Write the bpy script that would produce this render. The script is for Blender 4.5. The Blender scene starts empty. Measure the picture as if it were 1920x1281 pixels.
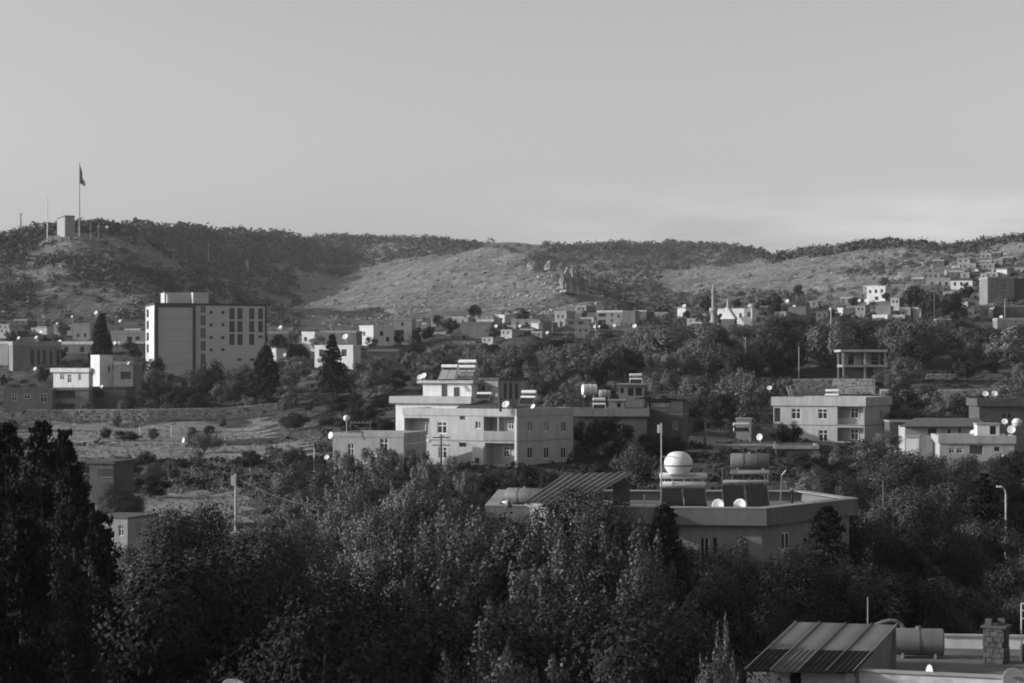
import bpy, math, random
import numpy as np
from mathutils import Vector, Matrix, Euler

# ------------------------------------------------------------------ camera, sky, sun, exposure
scene = bpy.context.scene
F, CX, YH = 3733.0, 960.0, 700.0            # focal length and eye level in photograph pixels
SUN_AZ, SUN_EL = math.radians(94), math.radians(17)    # azimuth to the left of the view direction
cam_data = bpy.data.cameras.new('camera')
cam_data.sensor_width = 36.0
cam_data.lens = 36.0 * F / 1920.0
cam_data.shift_y = (YH - 640.5) / 1920.0
cam_data.clip_start = 0.5
cam_data.clip_end = 20000
cam = bpy.data.objects.new('camera', cam_data)
scene.collection.objects.link(cam)
cam.rotation_euler = (math.pi / 2, 0, 0)
scene.camera = cam

world = bpy.data.worlds.new('World')
scene.world = world
world.use_nodes = True
wn, wl = world.node_tree.nodes, world.node_tree.links
wn.clear()
w_out = wn.new('ShaderNodeOutputWorld')
w_bg = wn.new('ShaderNodeBackground')
w_sky = wn.new('ShaderNodeTexSky')
w_sky.sky_type = 'NISHITA'
w_sky.sun_disc = False
w_sky.sun_elevation = SUN_EL
w_sky.sun_rotation = -SUN_AZ
w_sky.altitude = 800
w_sky.air_density = 1.2
w_sky.dust_density = 5.0
w_sky.ozone_density = 1.0
w_bw = wn.new('ShaderNodeRGBToBW')          # the photograph is black and white
wl.new(w_sky.outputs[0], w_bw.inputs[0])
# thin cirrus streaks low in the sky
w_tc = wn.new('ShaderNodeTexCoord')
w_map = wn.new('ShaderNodeMapping')
w_map.inputs['Scale'].default_value = (7, 7, 42)
w_map.inputs['Rotation'].default_value = (0, math.radians(1.2), 0)
wl.new(w_tc.outputs['Generated'], w_map.inputs[0])
w_n = wn.new('ShaderNodeTexNoise')
w_n.inputs['Scale'].default_value = 1.0
w_n.inputs['Detail'].default_value = 4
w_n.inputs['Roughness'].default_value = 0.55
wl.new(w_map.outputs[0], w_n.inputs['Vector'])
w_r = wn.new('ShaderNodeMapRange')
w_r.inputs['From Min'].default_value = 0.36
w_r.inputs['From Max'].default_value = 0.72
w_r.inputs['To Max'].default_value = 0.45
wl.new(w_n.outputs[0], w_r.inputs['Value'])
w_sep = wn.new('ShaderNodeSeparateXYZ')
wl.new(w_tc.outputs['Generated'], w_sep.inputs[0])
w_h = wn.new('ShaderNodeMapRange'); w_h.interpolation_type = 'SMOOTHSTEP'      # a thin bank of cloud low over the ridge
w_h.inputs['From Min'].default_value = 0.105
w_h.inputs['From Max'].default_value = 0.072
wl.new(w_sep.outputs['Z'], w_h.inputs['Value'])
w_x = wn.new('ShaderNodeMapRange'); w_x.interpolation_type = 'SMOOTHSTEP'      # it lies to the north-east
w_x.inputs['From Min'].default_value = -0.08
w_x.inputs['From Max'].default_value = 0.12
wl.new(w_sep.outputs['X'], w_x.inputs['Value'])
w_mx = wn.new('ShaderNodeMath'); w_mx.operation = 'MULTIPLY'
wl.new(w_h.outputs[0], w_mx.inputs[0]); wl.new(w_x.outputs[0], w_mx.inputs[1])
w_m = wn.new('ShaderNodeMath'); w_m.operation = 'MULTIPLY'
wl.new(w_r.outputs[0], w_m.inputs[0]); wl.new(w_mx.outputs[0], w_m.inputs[1])
w_m2 = wn.new('ShaderNodeMath'); w_m2.operation = 'MULTIPLY_ADD'
wl.new(w_m.outputs[0], w_m2.inputs[0]); wl.new(w_bw.outputs[0], w_m2.inputs[1]); wl.new(w_bw.outputs[0], w_m2.inputs[2])
wl.new(w_m2.outputs[0], w_bg.inputs['Color'])
w_bg.inputs['Strength'].default_value = 0.15
wl.new(w_bg.outputs[0], w_out.inputs[0])

sun_data = bpy.data.lights.new('sun', 'SUN')
sun_data.energy = 3.7
sun_data.angle = math.radians(0.53)
sun_data.color = (1, 1, 1)
sun = bpy.data.objects.new('sun', sun_data)
scene.collection.objects.link(sun)
SUN_DIR = Vector((-math.sin(SUN_AZ) * math.cos(SUN_EL), math.cos(SUN_AZ) * math.cos(SUN_EL), math.sin(SUN_EL)))
sun.rotation_euler = (-SUN_DIR).to_track_quat('-Z', 'Y').to_euler()
sun.location = SUN_DIR * 200

scene.view_settings.view_transform = 'Standard'
scene.view_settings.look = 'None'
scene.view_settings.gamma = 1
scene.view_settings.use_curve_mapping = False
scene.view_settings.exposure = 0.30
scene.render.engine = 'CYCLES'
scene.cycles.use_denoising = True
scene.cycles.max_bounces = 6
scene.cycles.diffuse_bounces = 3
scene.cycles.glossy_bounces = 2
scene.cycles.transmission_bounces = 3
scene.cycles.transparent_max_bounces = 4
scene.cycles.volume_bounces = 0
scene.cycles.filter_width = 1.9

# ------------------------------------------------------------------ helpers
COL = scene.collection
RNG = np.random.default_rng(7)
random.seed(7)

def P(px, py, d):
    return Vector(((px - CX) * d / F, d, (YH - py) * d / F))

MATS = {}
def mat(name, v, rough=0.85, var=0.25, scale=0.6, spec=0.25, bump=0.0, bscale=8.0, metallic=0.0, streak=0.0):
    """plain grey material with soft blotches of wear"""
    if name in MATS: return MATS[name]
    m = bpy.data.materials.new(name); m.use_nodes = True
    n, l = m.node_tree.nodes, m.node_tree.links
    b = n['Principled BSDF']
    b.inputs['Roughness'].default_value = rough
    b.inputs['Specular IOR Level'].default_value = spec
    b.inputs['Metallic'].default_value = metallic
    tc = n.new('ShaderNodeTexCoord'); nz = n.new('ShaderNodeTexNoise')
    nz.inputs['Scale'].default_value = scale; nz.inputs['Detail'].default_value = 6
    nz.inputs['Roughness'].default_value = 0.62
    mp = n.new('ShaderNodeMapping')
    mp.inputs['Scale'].default_value = (1, 1, 0.35 if streak else 1)
    oi = n.new('ShaderNodeObjectInfo')
    l.new(tc.outputs['Object'], mp.inputs[0])
    ad = n.new('ShaderNodeVectorMath'); ad.operation = 'ADD'
    l.new(mp.outputs[0], ad.inputs[0]); l.new(oi.outputs['Random'], ad.inputs[1])
    l.new(ad.outputs[0], nz.inputs['Vector'])
    mr = n.new('ShaderNodeMapRange')
    mr.inputs['From Min'].default_value = 0.3; mr.inputs['From Max'].default_value = 0.7
    mr.inputs['To Min'].default_value = v * (1 - var); mr.inputs['To Max'].default_value = min(0.9, v * (1 + var))
    l.new(nz.outputs[0], mr.inputs['Value'])
    last = mr.outputs[0]
    if streak:                                              # rain streaks and patches of old render
        ms = n.new('ShaderNodeMapping'); ms.inputs['Scale'].default_value = (1.3, 1.3, 0.28); l.new(tc.outputs['Object'], ms.inputs[0])
        n3 = n.new('ShaderNodeTexNoise'); n3.inputs['Scale'].default_value = 1.0; n3.inputs['Detail'].default_value = 7; n3.inputs['Roughness'].default_value = 0.7
        l.new(ms.outputs[0], n3.inputs['Vector'])
        r3 = n.new('ShaderNodeMapRange'); r3.inputs['From Min'].default_value = 0.38; r3.inputs['From Max'].default_value = 0.66
        r3.inputs['To Min'].default_value = 1.03; r3.inputs['To Max'].default_value = 0.80; l.new(n3.outputs[0], r3.inputs['Value'])
        mk = n.new('ShaderNodeMath'); mk.operation = 'MULTIPLY'; l.new(last, mk.inputs[0]); l.new(r3.outputs[0], mk.inputs[1]); last = mk.outputs[0]
    l.new(last, b.inputs['Base Color'])
    if bump:
        n2 = n.new('ShaderNodeTexNoise'); n2.inputs['Scale'].default_value = bscale; n2.inputs['Detail'].default_value = 5
        bp = n.new('ShaderNodeBump'); bp.inputs['Strength'].default_value = bump; bp.inputs['Distance'].default_value = 0.1
        l.new(tc.outputs['Object'], n2.inputs['Vector']); l.new(n2.outputs[0], bp.inputs['Height'])
        l.new(bp.outputs[0], b.inputs['Normal'])
    MATS[name] = m
    return m

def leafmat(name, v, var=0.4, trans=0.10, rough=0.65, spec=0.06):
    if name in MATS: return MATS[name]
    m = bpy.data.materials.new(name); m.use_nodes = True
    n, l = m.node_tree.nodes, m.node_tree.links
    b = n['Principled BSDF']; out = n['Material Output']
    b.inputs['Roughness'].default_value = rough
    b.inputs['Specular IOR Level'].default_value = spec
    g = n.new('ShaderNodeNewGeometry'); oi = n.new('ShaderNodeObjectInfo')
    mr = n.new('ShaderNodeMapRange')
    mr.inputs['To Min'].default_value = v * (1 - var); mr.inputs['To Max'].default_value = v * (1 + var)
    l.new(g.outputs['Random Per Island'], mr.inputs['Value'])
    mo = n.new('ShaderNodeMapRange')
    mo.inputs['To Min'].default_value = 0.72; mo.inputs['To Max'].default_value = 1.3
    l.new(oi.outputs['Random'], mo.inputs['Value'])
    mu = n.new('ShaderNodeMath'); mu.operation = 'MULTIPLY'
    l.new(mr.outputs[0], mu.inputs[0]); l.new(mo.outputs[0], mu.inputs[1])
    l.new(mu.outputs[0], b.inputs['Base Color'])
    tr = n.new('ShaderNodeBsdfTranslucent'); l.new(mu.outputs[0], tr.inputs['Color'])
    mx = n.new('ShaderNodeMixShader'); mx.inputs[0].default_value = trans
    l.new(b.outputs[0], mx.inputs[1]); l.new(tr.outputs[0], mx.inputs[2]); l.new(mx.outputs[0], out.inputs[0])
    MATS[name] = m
    return m

def obj(name, mesh, parent=None, loc=None, rot=None):
    o = bpy.data.objects.new(name, mesh); COL.objects.link(o)
    if parent is not None: o.parent = parent
    if loc is not None: o.location = loc
    if rot is not None: o.rotation_euler = rot
    return o

def tag(o, label, cat, group=None):
    o['label'] = label; o['category'] = cat; o['kind'] = 'thing'
    if group: o['group'] = group
    return o

def thing(name, label, cat, loc=(0, 0, 0), rz=0.0, group=None):
    return tag(obj(name, None, None, loc, (0, 0, rz)), label, cat, group)

def mesh_np(name, v, f, material, smooth=False):
    me = bpy.data.meshes.new(name)
    v = np.asarray(v, np.float32); f = np.asarray(f, np.int32)
    k = f.shape[1]
    me.vertices.add(len(v)); me.vertices.foreach_set('co', v.ravel())
    me.loops.add(f.size); me.loops.foreach_set('vertex_index', f.ravel())
    me.polygons.add(len(f))
    me.polygons.foreach_set('loop_start', np.arange(0, f.size, k, dtype=np.int32))
    me.polygons.foreach_set('loop_total', np.full(len(f), k, np.int32))
    if smooth: me.polygons.foreach_set('use_smooth', np.ones(len(f), bool))
    me.materials.append(material)
    me.update(calc_edges=True)
    return me

class MB:
    def __init__(s): s.v = []; s.f = []
    def quad(s, *p):
        i = len(s.v); s.v += [tuple(q) for q in p]; s.f.append(tuple(range(i, i + len(p)))); return s
    def box(s, x0, y0, z0, x1, y1, z1):
        i = len(s.v)
        s.v += [(x0,y0,z0),(x1,y0,z0),(x1,y1,z0),(x0,y1,z0),(x0,y0,z1),(x1,y0,z1),(x1,y1,z1),(x0,y1,z1)]
        for q in ((0,3,2,1),(4,5,6,7),(0,1,5,4),(1,2,6,5),(2,3,7,6),(3,0,4,7)): s.f.append(tuple(i + k for k in q))
        return s
    def hexa(s, pts):
        i = len(s.v); s.v += [tuple(p) for p in pts]
        for q in ((0,3,2,1),(4,5,6,7),(0,1,5,4),(1,2,6,5),(2,3,7,6),(3,0,4,7)): s.f.append(tuple(i + k for k in q))
        return s
    def tube(s, pts, radii, n=8, cap=True):
        pts = [Vector(p) for p in pts]
        if not isinstance(radii, (list, tuple)): radii = [radii] * len(pts)
        base = len(s.v)
        for k, p in enumerate(pts):
            t = (pts[min(k + 1, len(pts) - 1)] - pts[max(k - 1, 0)])
            t = t.normalized() if t.length > 1e-9 else Vector((0, 0, 1))
            a = t.orthogonal().normalized() if abs(t.z) > 0.95 else t.cross(Vector((0, 0, 1))).normalized()
            b = t.cross(a)
            for j in range(n):
                an = 2 * math.pi * j / n
                s.v.append(tuple(p + (a * math.cos(an) + b * math.sin(an)) * radii[k]))
        for k in range(len(pts) - 1):
            for j in range(n):
                s.f.append((base + k*n + j, base + k*n + (j+1) % n, base + (k+1)*n + (j+1) % n, base + (k+1)*n + j))
        if cap:
            s.f.append(tuple(base + j for j in reversed(range(n))))
            s.f.append(tuple(base + (len(pts)-1)*n + j for j in range(n)))
        return s
    def bar(s, p0, p1, w):
        return s.tube([p0, p1], w * 0.7, 4)
    def lathe(s, prof, n=20, axis='z', o=(0, 0, 0)):
        base = len(s.v)
        for r, h in prof:
            for j in range(n):
                an = 2 * math.pi * j / n; c, q = r * math.cos(an), r * math.sin(an)
                p = (c, q, h) if axis == 'z' else (h, c, q) if axis == 'x' else (q, h, c)
                s.v.append((p[0] + o[0], p[1] + o[1], p[2] + o[2]))
        for k in range(len(prof) - 1):
            for j in range(n):
                s.f.append((base + k*n + j, base + k*n + (j+1) % n, base + (k+1)*n + (j+1) % n, base + (k+1)*n + j))
        return s
    def mesh(s, name, material, smooth=False):
        me = bpy.data.meshes.new(name)
        me.from_pydata(s.v, [], s.f)
        if smooth:
            me.polygons.foreach_set('use_smooth', np.ones(len(s.f), bool))
        me.materials.append(material); me.update()
        return me
    def build(s, name, material, parent=None, loc=None, rot=None, smooth=False):
        o = obj(name, s.mesh(name, material, smooth), parent, loc, rot)
        return o

def smooth_edges(o, ang=35):
    """smooth shading with creases at sharp corners"""
    me = o.data
    me.polygons.foreach_set('use_smooth', np.ones(len(me.polygons), bool))
    try: me.set_sharp_from_angle(angle=math.radians(ang))
    except Exception: pass
    return o

ORD = ['first','second','third','fourth','fifth','sixth','seventh','eighth','ninth','tenth','eleventh','twelfth','thirteenth','fourteenth','fifteenth','sixteenth','seventeenth','eighteenth','nineteenth','twentieth']

# value noise
_perm = np.random.default_rng(3).random((256, 256)).astype(np.float32)
def vnoise(x, y):
    xi, yi = np.floor(x).astype(int), np.floor(y).astype(int)
    fx, fy = x - xi, y - yi
    fx = fx*fx*(3-2*fx); fy = fy*fy*(3-2*fy)
    a = _perm[xi & 255, yi & 255]; b = _perm[(xi+1) & 255, yi & 255]
    c = _perm[xi & 255, (yi+1) & 255]; e = _perm[(xi+1) & 255, (yi+1) & 255]
    return (a*(1-fx)+b*fx)*(1-fy)+(c*(1-fx)+e*fx)*fy
def fbm(x, y, o=4):
    t = 0; a = 0.5
    for k in range(o):
        t = t + a * (vnoise(x*2**k + 17.3*k, y*2**k + 9.1*k) - 0.5) * 2; a *= 0.5
    return t

# ------------------------------------------------------------------ terrain
CP = []   # px, d, z
def cz(px, d, z): CP.append((px, d, z))
def cp(px, d, py): CP.append((px, d, (YH - py) * d / F))
for px in (-700, 100, 960, 1800, 2600):
    for d, z in ((12, -21), (25, -20.5), (45, -20), (70, -19), (110, -15.5), (150, -14), (200, -13)): cz(px, d, z)
# left: terraced fields, village, hill
for px in (-700, -300, 50, 250, 450):
    for d, py in ((260, 868), (300, 846), (340, 822), (372, 800), (385, 781), (400, 771), (450, 757)): cp(px, d, py)
for px in (-700, -300, 40, 190):
    for d, py in ((520, 695), (600, 645), (680, 605), (760, 560), (820, 520), (880, 478), (940, 441), (1000, 433)): cp(px, d, py)
    cz(px, 1250, 60)
cp(-80, 880, 465); cp(120, 905, 443); cp(150, 905, 443); cp(210, 960, 440); cp(260, 1000, 446); cp(270, 860, 505); cp(260, 760, 560)
for d, py in ((520, 700), (600, 650), (680, 612), (760, 578), (860, 555)): cp(350, d, py)
for d, py in ((520, 695), (600, 655), (700, 618), (860, 590)): cp(480, d, py)
cp(560, 640, 632); cp(560, 800, 606); cp(600, 1000, 598)
def plane(a, b, k, pts, dmax=2300):
    """hillside z = a x + b y - k met along the sight line of each listed picture point"""
    for px, py in pts:
        xr, zr = (px - CX) / F, (YH - py) / F
        q = a * xr + b - zr
        if q > 0 and k / q < dmax: cp(px, k / q, py)
# shaded flank of the left hill, then the sunlit flank of the middle hill and of the right hill
plane(-.4, .13, 181.5, ((240,436),(300,438),(380,442),(460,449),(550,457),(640,466),(380,490),(380,530),(450,500),(450,550),(520,482),(520,530),(580,500),(540,562),(600,482),(630,520),(670,490)))
plane(.3, .12, 70.0, ((565,574),(600,570),(640,585),(620,548),(660,528),(700,550),(700,505),(750,575),(760,520),(780,490),(830,545),(840,490),(850,575),(900,478),(900,520),(940,565),(960,470),(960,500),(1000,480),(1000,540),(1040,510),(1060,540),(1040,575),(1120,562)))
plane(.3, .12, 113.5, ((1185,525),(1230,514),(1250,535),(1300,502),(1300,540),(1380,488),(1380,520),(1400,550),(1480,473),(1480,510),(1500,555),(1600,463),(1600,500),(1600,535),(1720,452),(1720,490),(1850,443),(1850,480),(1920,439),(1960,470),(2200,434),(2600,434)))
for px, py in ((600, 461), (660, 464), (720, 467), (780, 469), (840, 471), (900, 472), (960, 471)): cp(px, 2000, py)
cp(720, 1600, 487); cp(800, 1600, 486); cp(880, 1500, 484); cz(1000, 1500, 66); cz(1060, 1250, 52); cz(1040, 1100, 50)
cp(1100, 1150, 530); cp(1150, 1100, 540); cp(1150, 900, 556); cp(1180, 950, 556); cp(1230, 880, 568); cp(1190, 740, 592); cp(1120, 760, 580)
cp(1120, 1500, 502); cp(1200, 1600, 500); cp(1300, 1700, 492)
# far ridge between the hills
for px, py in ((1030, 468), (1100, 470), (1180, 470), (1250, 471), (1330, 473), (1420, 476)): cp(px, 1950, py)
for px in (600, 800, 1000, 1200, 1400, 1500): cz(px, 2350, 80)
for px, d in ((1480, 1400), (1600, 1300), (1720, 1250), (1850, 1150), (2200, 1100)): cz(px, d, 55)
cp(1250, 720, 588); cp(1300, 680, 600); cp(1400, 650, 608); cp(1500, 660, 602); cp(1600, 680, 585); cp(1720, 680, 566); cp(1830, 680, 556); cp(1920, 640, 566); cp(2300, 640, 560)
# floor of the valley
for px, d, py in ((1000, 660, 616), (1100, 640, 622), (1000, 560, 642), (1150, 560, 640), (1300, 540, 652), (1600, 520, 642), (1900, 520, 624), (2300, 520, 620),
                  (1100, 430, 712), (1250, 420, 716), (1400, 420, 724), (1620, 415, 722), (1640, 440, 700), (1850, 430, 708), (2300, 420, 710),
                  (1100, 320, 790), (1350, 320, 800), (1550, 300, 832), (1750, 270, 852), (1900, 270, 852), (2300, 270, 850), (1400, 240, 860),
                  (700, 580, 662), (850, 620, 640), (950, 660, 622), (600, 480, 702), (700, 410, 742), (850, 420, 730), (850, 300, 800), (960, 330, 790), (960, 420, 722),
                  (650, 260, 862), (780, 240, 872), (1000, 235, 876), (1080, 240, 875)): cp(px, d, py)
# footings of the village houses
for px, d, py in ((142, 547, 661), (118, 627, 628), (152, 614, 638), (245, 577, 648), (255, 562, 652), (-7, 542, 686), (522, 567, 664), (513, 542, 676), (578, 562, 658), (634, 592, 656), (723, 562, 680), (796, 587, 674), (893, 632, 636), (909, 663, 612), (935, 672, 602), (984, 659, 612), (1051, 668, 612), (1083, 645, 618), (1143, 645, 614), (1179, 636, 610), (1135, 591, 644), (1037, 642, 642), (1071, 602, 654), (1003, 623, 614), (1240, 722, 596), (1278, 692, 596), (1377, 642, 616), (1494, 647, 621), (1526, 692, 581), (1567, 667, 594), (1642, 692, 568), (1703, 722, 552), (1656, 642, 596), (1650, 617, 608), (1697, 642, 600), (1719, 642, 600), (1758, 717, 548), (1802, 702, 552), (1834, 677, 564), (1877, 642, 562), (1934, 644, 562), (1878, 722, 524), (1824, 762, 518), (1792, 792, 510), (1911, 602, 600), (1850, 602, 600), (1910, 542, 626)): cp(px, d, py)
for px in (-700, 0, 700, 1300, 2000, 2600):
    cz(px, 2200, 35); cz(px, 4200, 0)
CPA = np.array(CP, float)
def uv(px, d): return np.stack([np.asarray(px) / 130.0, np.log(np.asarray(d)) * 9.0], -1)
_U = uv(CPA[:, 0], CPA[:, 1])
def _ker(a, b):
    r2 = ((a[:, None, :] - b[None, :, :]) ** 2).sum(-1)
    return np.sqrt(r2 + 0.04)
_A = _ker(_U, _U); _n = len(_U)
_M = np.zeros((_n + 1, _n + 1)); _M[:_n, :_n] = _A - np.eye(_n) * 0.01; _M[_n, :_n] = 1; _M[:_n, _n] = 1
_W = np.linalg.solve(_M, np.append(CPA[:, 2], 0))

def ground(x, y):
    """height of the ground at world x, y (arrays)"""
    x = np.asarray(x, float); y = np.maximum(np.asarray(y, float), 8.0)
    sh = x.shape; x = x.ravel(); y = y.ravel()
    px = np.clip(CX + x / y * F, -900, 2800)
    q = uv(px, np.clip(y, 12, 4200))
    z = np.empty(len(x))
    for i in range(0, len(x), 20000):
        z[i:i+20000] = _ker(q[i:i+20000], _U) @ _W[:_n] + _W[_n]
    hill = np.clip((y - 640) / 120, 0, 1)
    z += hill * (fbm(x / 70, y / 110, 5) * 4.0 + fbm((x + 0.5 * y) / 30, y / 120 + 4, 4) * (1.8 + 2.4 * np.clip((px - 1150) / 200, 0, 1)))
    z += hill * (fbm(x / 11, y / 16, 3) * .9 + np.abs(fbm(x / 20 + 3, y / 34, 3)) * 1.6)
    led = (z + fbm(x / 40, y / 40, 2) * 3) / 5.0
    z += hill * 0.9 * (np.abs((led % 1.0) - 0.5) * 2) ** 3
    z += (1 - hill) * fbm(x / 16, y / 16, 4) * 0.35
    return z.reshape(sh)
def gz(x, y): return float(ground(np.array([x]), np.array([y]))[0])

def ground_material():
    m = bpy.data.materials.new('dry_hillside'); m.use_nodes = True
    n, l = m.node_tree.nodes, m.node_tree.links
    b = n['Principled BSDF']; b.inputs['Roughness'].default_value = 0.95; b.inputs['Specular IOR Level'].default_value = 0.1
    tc = n.new('ShaderNodeTexCoord')
    def noise(s, det=6, sx=(1, 1, 1)):
        mp = n.new('ShaderNodeMapping'); mp.inputs['Scale'].default_value = sx; l.new(tc.outputs['Object'], mp.inputs[0])
        z = n.new('ShaderNodeTexNoise'); z.inputs['Scale'].default_value = s; z.inputs['Detail'].default_value = det; z.inputs['Roughness'].default_value = 0.65
        l.new(mp.outputs[0], z.inputs['Vector']); return z.outputs[0]
    def rng(sock, a, bb, c, d2):
        r = n.new('ShaderNodeMapRange'); r.inputs['From Min'].default_value = a; r.inputs['From Max'].default_value = bb
        r.inputs['To Min'].default_value = c; r.inputs['To Max'].default_value = d2; l.new(sock, r.inputs['Value']); return r.outputs[0]
    big = rng(noise(0.02), 0.3, 0.7, 0.75, 1.25)
    fine = rng(noise(0.5, 8), 0.3, 0.72, 0.5, 1.55)
    rock = rng(noise(0.16, 8, (1, 0.5, 1.6)), 0.53, 0.70, 1.0, 1.9)
    scrub = rng(noise(0.23, 7), 0.54, 0.66, 1.0, 0.35)
    def mul(a, bb):
        k = n.new('ShaderNodeMath'); k.operation = 'MULTIPLY'; l.new(a, k.inputs[0])
        if isinstance(bb, float): k.inputs[1].default_value = bb
        else: l.new(bb, k.inputs[1])
        return k.outputs[0]
    sp = n.new('ShaderNodeSeparateXYZ'); l.new(tc.outputs['Object'], sp.inputs[0])
    alt = rng(sp.outputs['Z'], 12.0, 34.0, 0.48, 1.0)        # green orchard soil in the valley, dry grass on the hills
    v = mul(mul(mul(mul(mul(big, fine), rock), scrub), alt), 0.145)
    l.new(v, b.inputs['Base Color'])
    bp = n.new('ShaderNodeBump'); bp.inputs['Strength'].default_value = 0.9; bp.inputs['Distance'].default_value = 2.0
    l.new(noise(0.35, 8), bp.inputs['Height']); l.new(bp.outputs[0], b.inputs['Normal'])
    return m

GPX = np.concatenate([np.linspace(-850, -130, 40)[:-1], np.linspace(-130, 2050, 500), np.linspace(2050, 2750, 40)[1:]])
GD = np.concatenate([np.exp(np.linspace(math.log(12), math.log(600), 120))[:-1], np.exp(np.linspace(math.log(600), math.log(2100), 400)), np.exp(np.linspace(math.log(2100), math.log(4200), 14))[1:]])
gpx, gd = np.meshgrid(GPX, GD)
gx = (gpx - CX) * gd / F
gzv = ground(gx, gd)
_v = np.stack([gx.ravel(), gd.ravel(), gzv.ravel()], -1)
_i = np.arange(len(GD) * len(GPX)).reshape(len(GD), len(GPX))
_f = np.stack([_i[:-1, :-1].ravel(), _i[:-1, 1:].ravel(), _i[1:, 1:].ravel(), _i[1:, :-1].ravel()], -1)
terrain = obj('ground', mesh_np('ground', _v, _f, ground_material(), True))
terrain['kind'] = 'structure'

def W(px, d):
    """a point on the ground under that picture column at that distance"""
    x = (px - CX) * d / F
    return Vector((x, d, gz(x, d)))

_dd = np.exp(np.linspace(math.log(60), math.log(2600), 500))
def hit(px, py):
    """distance at which the sight line through that picture point first meets the ground"""
    x = (px - CX) * _dd / F; z = (YH - py) * _dd / F
    k = np.nonzero(ground(x, _dd) >= z)[0]
    return float(_dd[k[0]]) if len(k) else 1200.0

# ------------------------------------------------------------------ materials
M_WHITE = mat('whitewash', 0.56, 0.9, 0.10, 0.5, streak=1)
M_PALE = mat('pale_plaster', 0.33, 0.9, 0.14, 0.5, streak=1)
M_PLASTER = mat('grey_plaster', 0.25, 0.9, 0.16, 0.5, streak=1)
M_MID = mat('weathered_plaster', 0.17, 0.9, 0.2, 0.5, streak=1)
M_CONC = mat('bare_concrete', 0.24, 0.92, 0.2, 0.8, bump=0.2, bscale=5)
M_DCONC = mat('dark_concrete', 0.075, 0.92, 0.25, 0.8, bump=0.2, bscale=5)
M_ROOF = mat('roof_screed', 0.12, 0.95, 0.35, 0.7)
M_DARK = mat('dark_paint', 0.045, 0.7, 0.2, 1.0)
M_PANE = mat('window_pane', 0.03, 0.12, 0.3, 0.4, spec=0.5)
M_PANEL = mat('solar_panel_glass', 0.02, 0.18, 0.2, 0.6, spec=0.5)
M_FRAME = mat('white_frame', 0.62, 0.6, 0.06, 1.0)
M_STEEL = mat('galvanised_steel', 0.42, 0.42, 0.15, 2.0, metallic=0.6)
M_TANK = mat('grey_tank_paint', 0.15, 0.55, 0.2, 1.2, streak=1)
M_WTANK = mat('white_tank_plastic', 0.58, 0.55, 0.06, 1.5)
M_TIN = mat('corrugated_tin', 0.1, 0.6, 0.25, 0.8, streak=1)
M_TINL = mat('pale_tin_sheet', 0.13, 0.8, 0.12, 0.8, spec=0.1)
M_PPANEL = mat('collector_glass_sky_sheen', 0.26, 0.35, 0.15, 1.0, spec=0.5)  # pale base colour stands for sky mirrored in the collector glass
M_TIND = mat('dark_translucent_sheet', 0.018, 0.6, 0.3, 1.0, spec=0.12)
M_STONE = mat('dry_stone', 0.27, 0.95, 0.35, 1.2, bump=0.5, bscale=3)
M_ROCK = mat('limestone', .22, 0.95, 0.35, 0.25, bump=0.6, bscale=0.6)
M_BLOCK = mat('rough_stone_block', 0.075, 0.95, 0.4, 2.5, bump=0.5, bscale=9)
M_MORTAR = mat('mortar', 0.10, 0.95, 0.25, 3)
M_WOOD = mat('old_timber', 0.10, 0.85, 0.3, 2.0)
M_POLE = mat('concrete_pole', 0.33, 0.9, 0.15, 1.0)
M_CLOTH = mat('flag_cloth', 0.10, 0.8, 0.15, 0.5)
M_WCLOTH = mat('white_cloth', 0.70, 0.85, 0.1, 2.0)
M_BARK = mat('bark', 0.07, 0.95, 0.35, 3.0, bump=0.4, bscale=10)
M_PBARK = mat('pale_bark', 0.14, 0.95, 0.3, 3.0, bump=0.4, bscale=10)
M_WIRE = mat('cable', 0.12, 0.6, 0.1, 1.0)

# ------------------------------------------------------------------ buildings
_WIN = {}
def window_meshes(w, h, style):
    key = (round(w * 20), round(h * 20), style)
    if key in _WIN: return _WIN[key]
    w = key[0] / 20; h = key[1] / 20
    t = min(0.09, w * 0.1, h * 0.12)
    fr = MB()
    if style != 'plain':
        fr.box(0, -.03, 0, t, .06, h).box(w - t, -.03, 0, w, .06, h).box(t, -.03, h - t, w - t, .06, h).box(t, -.03, 0, w - t, .06, t)
        if style == 'cross':
            fr.box(w/2 - t/2, -.02, t, w/2 + t/2, .05, h - t)
            for a, b in ((t, w/2 - t/2), (w/2 + t/2, w - t)): fr.box(a, -.02, h*.62, b, .05, h*.62 + t*.8)
        elif style == 'sill':
            fr.box(w/2 - t/2, -.02, t, w/2 + t/2, .05, h - t)
    pane = MB().box(0.002, .01, 0.002, w - .002, .03, h - .002)
    if style == 'plain': r = (None, pane.mesh('window', M_PANE))
    else: r = (fr.mesh('window', M_FRAME), pane.mesh('pane', M_PANE))
    _WIN[key] = r
    return r

def root_matrix(r):
    return Matrix.LocRotScale(r.location, r.rotation_euler, r.scale)
def attach(o, root):
    """parent an object that is placed in world coordinates"""
    o.parent = root; o.matrix_parent_inverse = root_matrix(root).inverted(); return o
def wpart(mb, name, m, root, smooth=False):
    o = mb.build(name, m, None, smooth=smooth); return attach(o, root)

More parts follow.
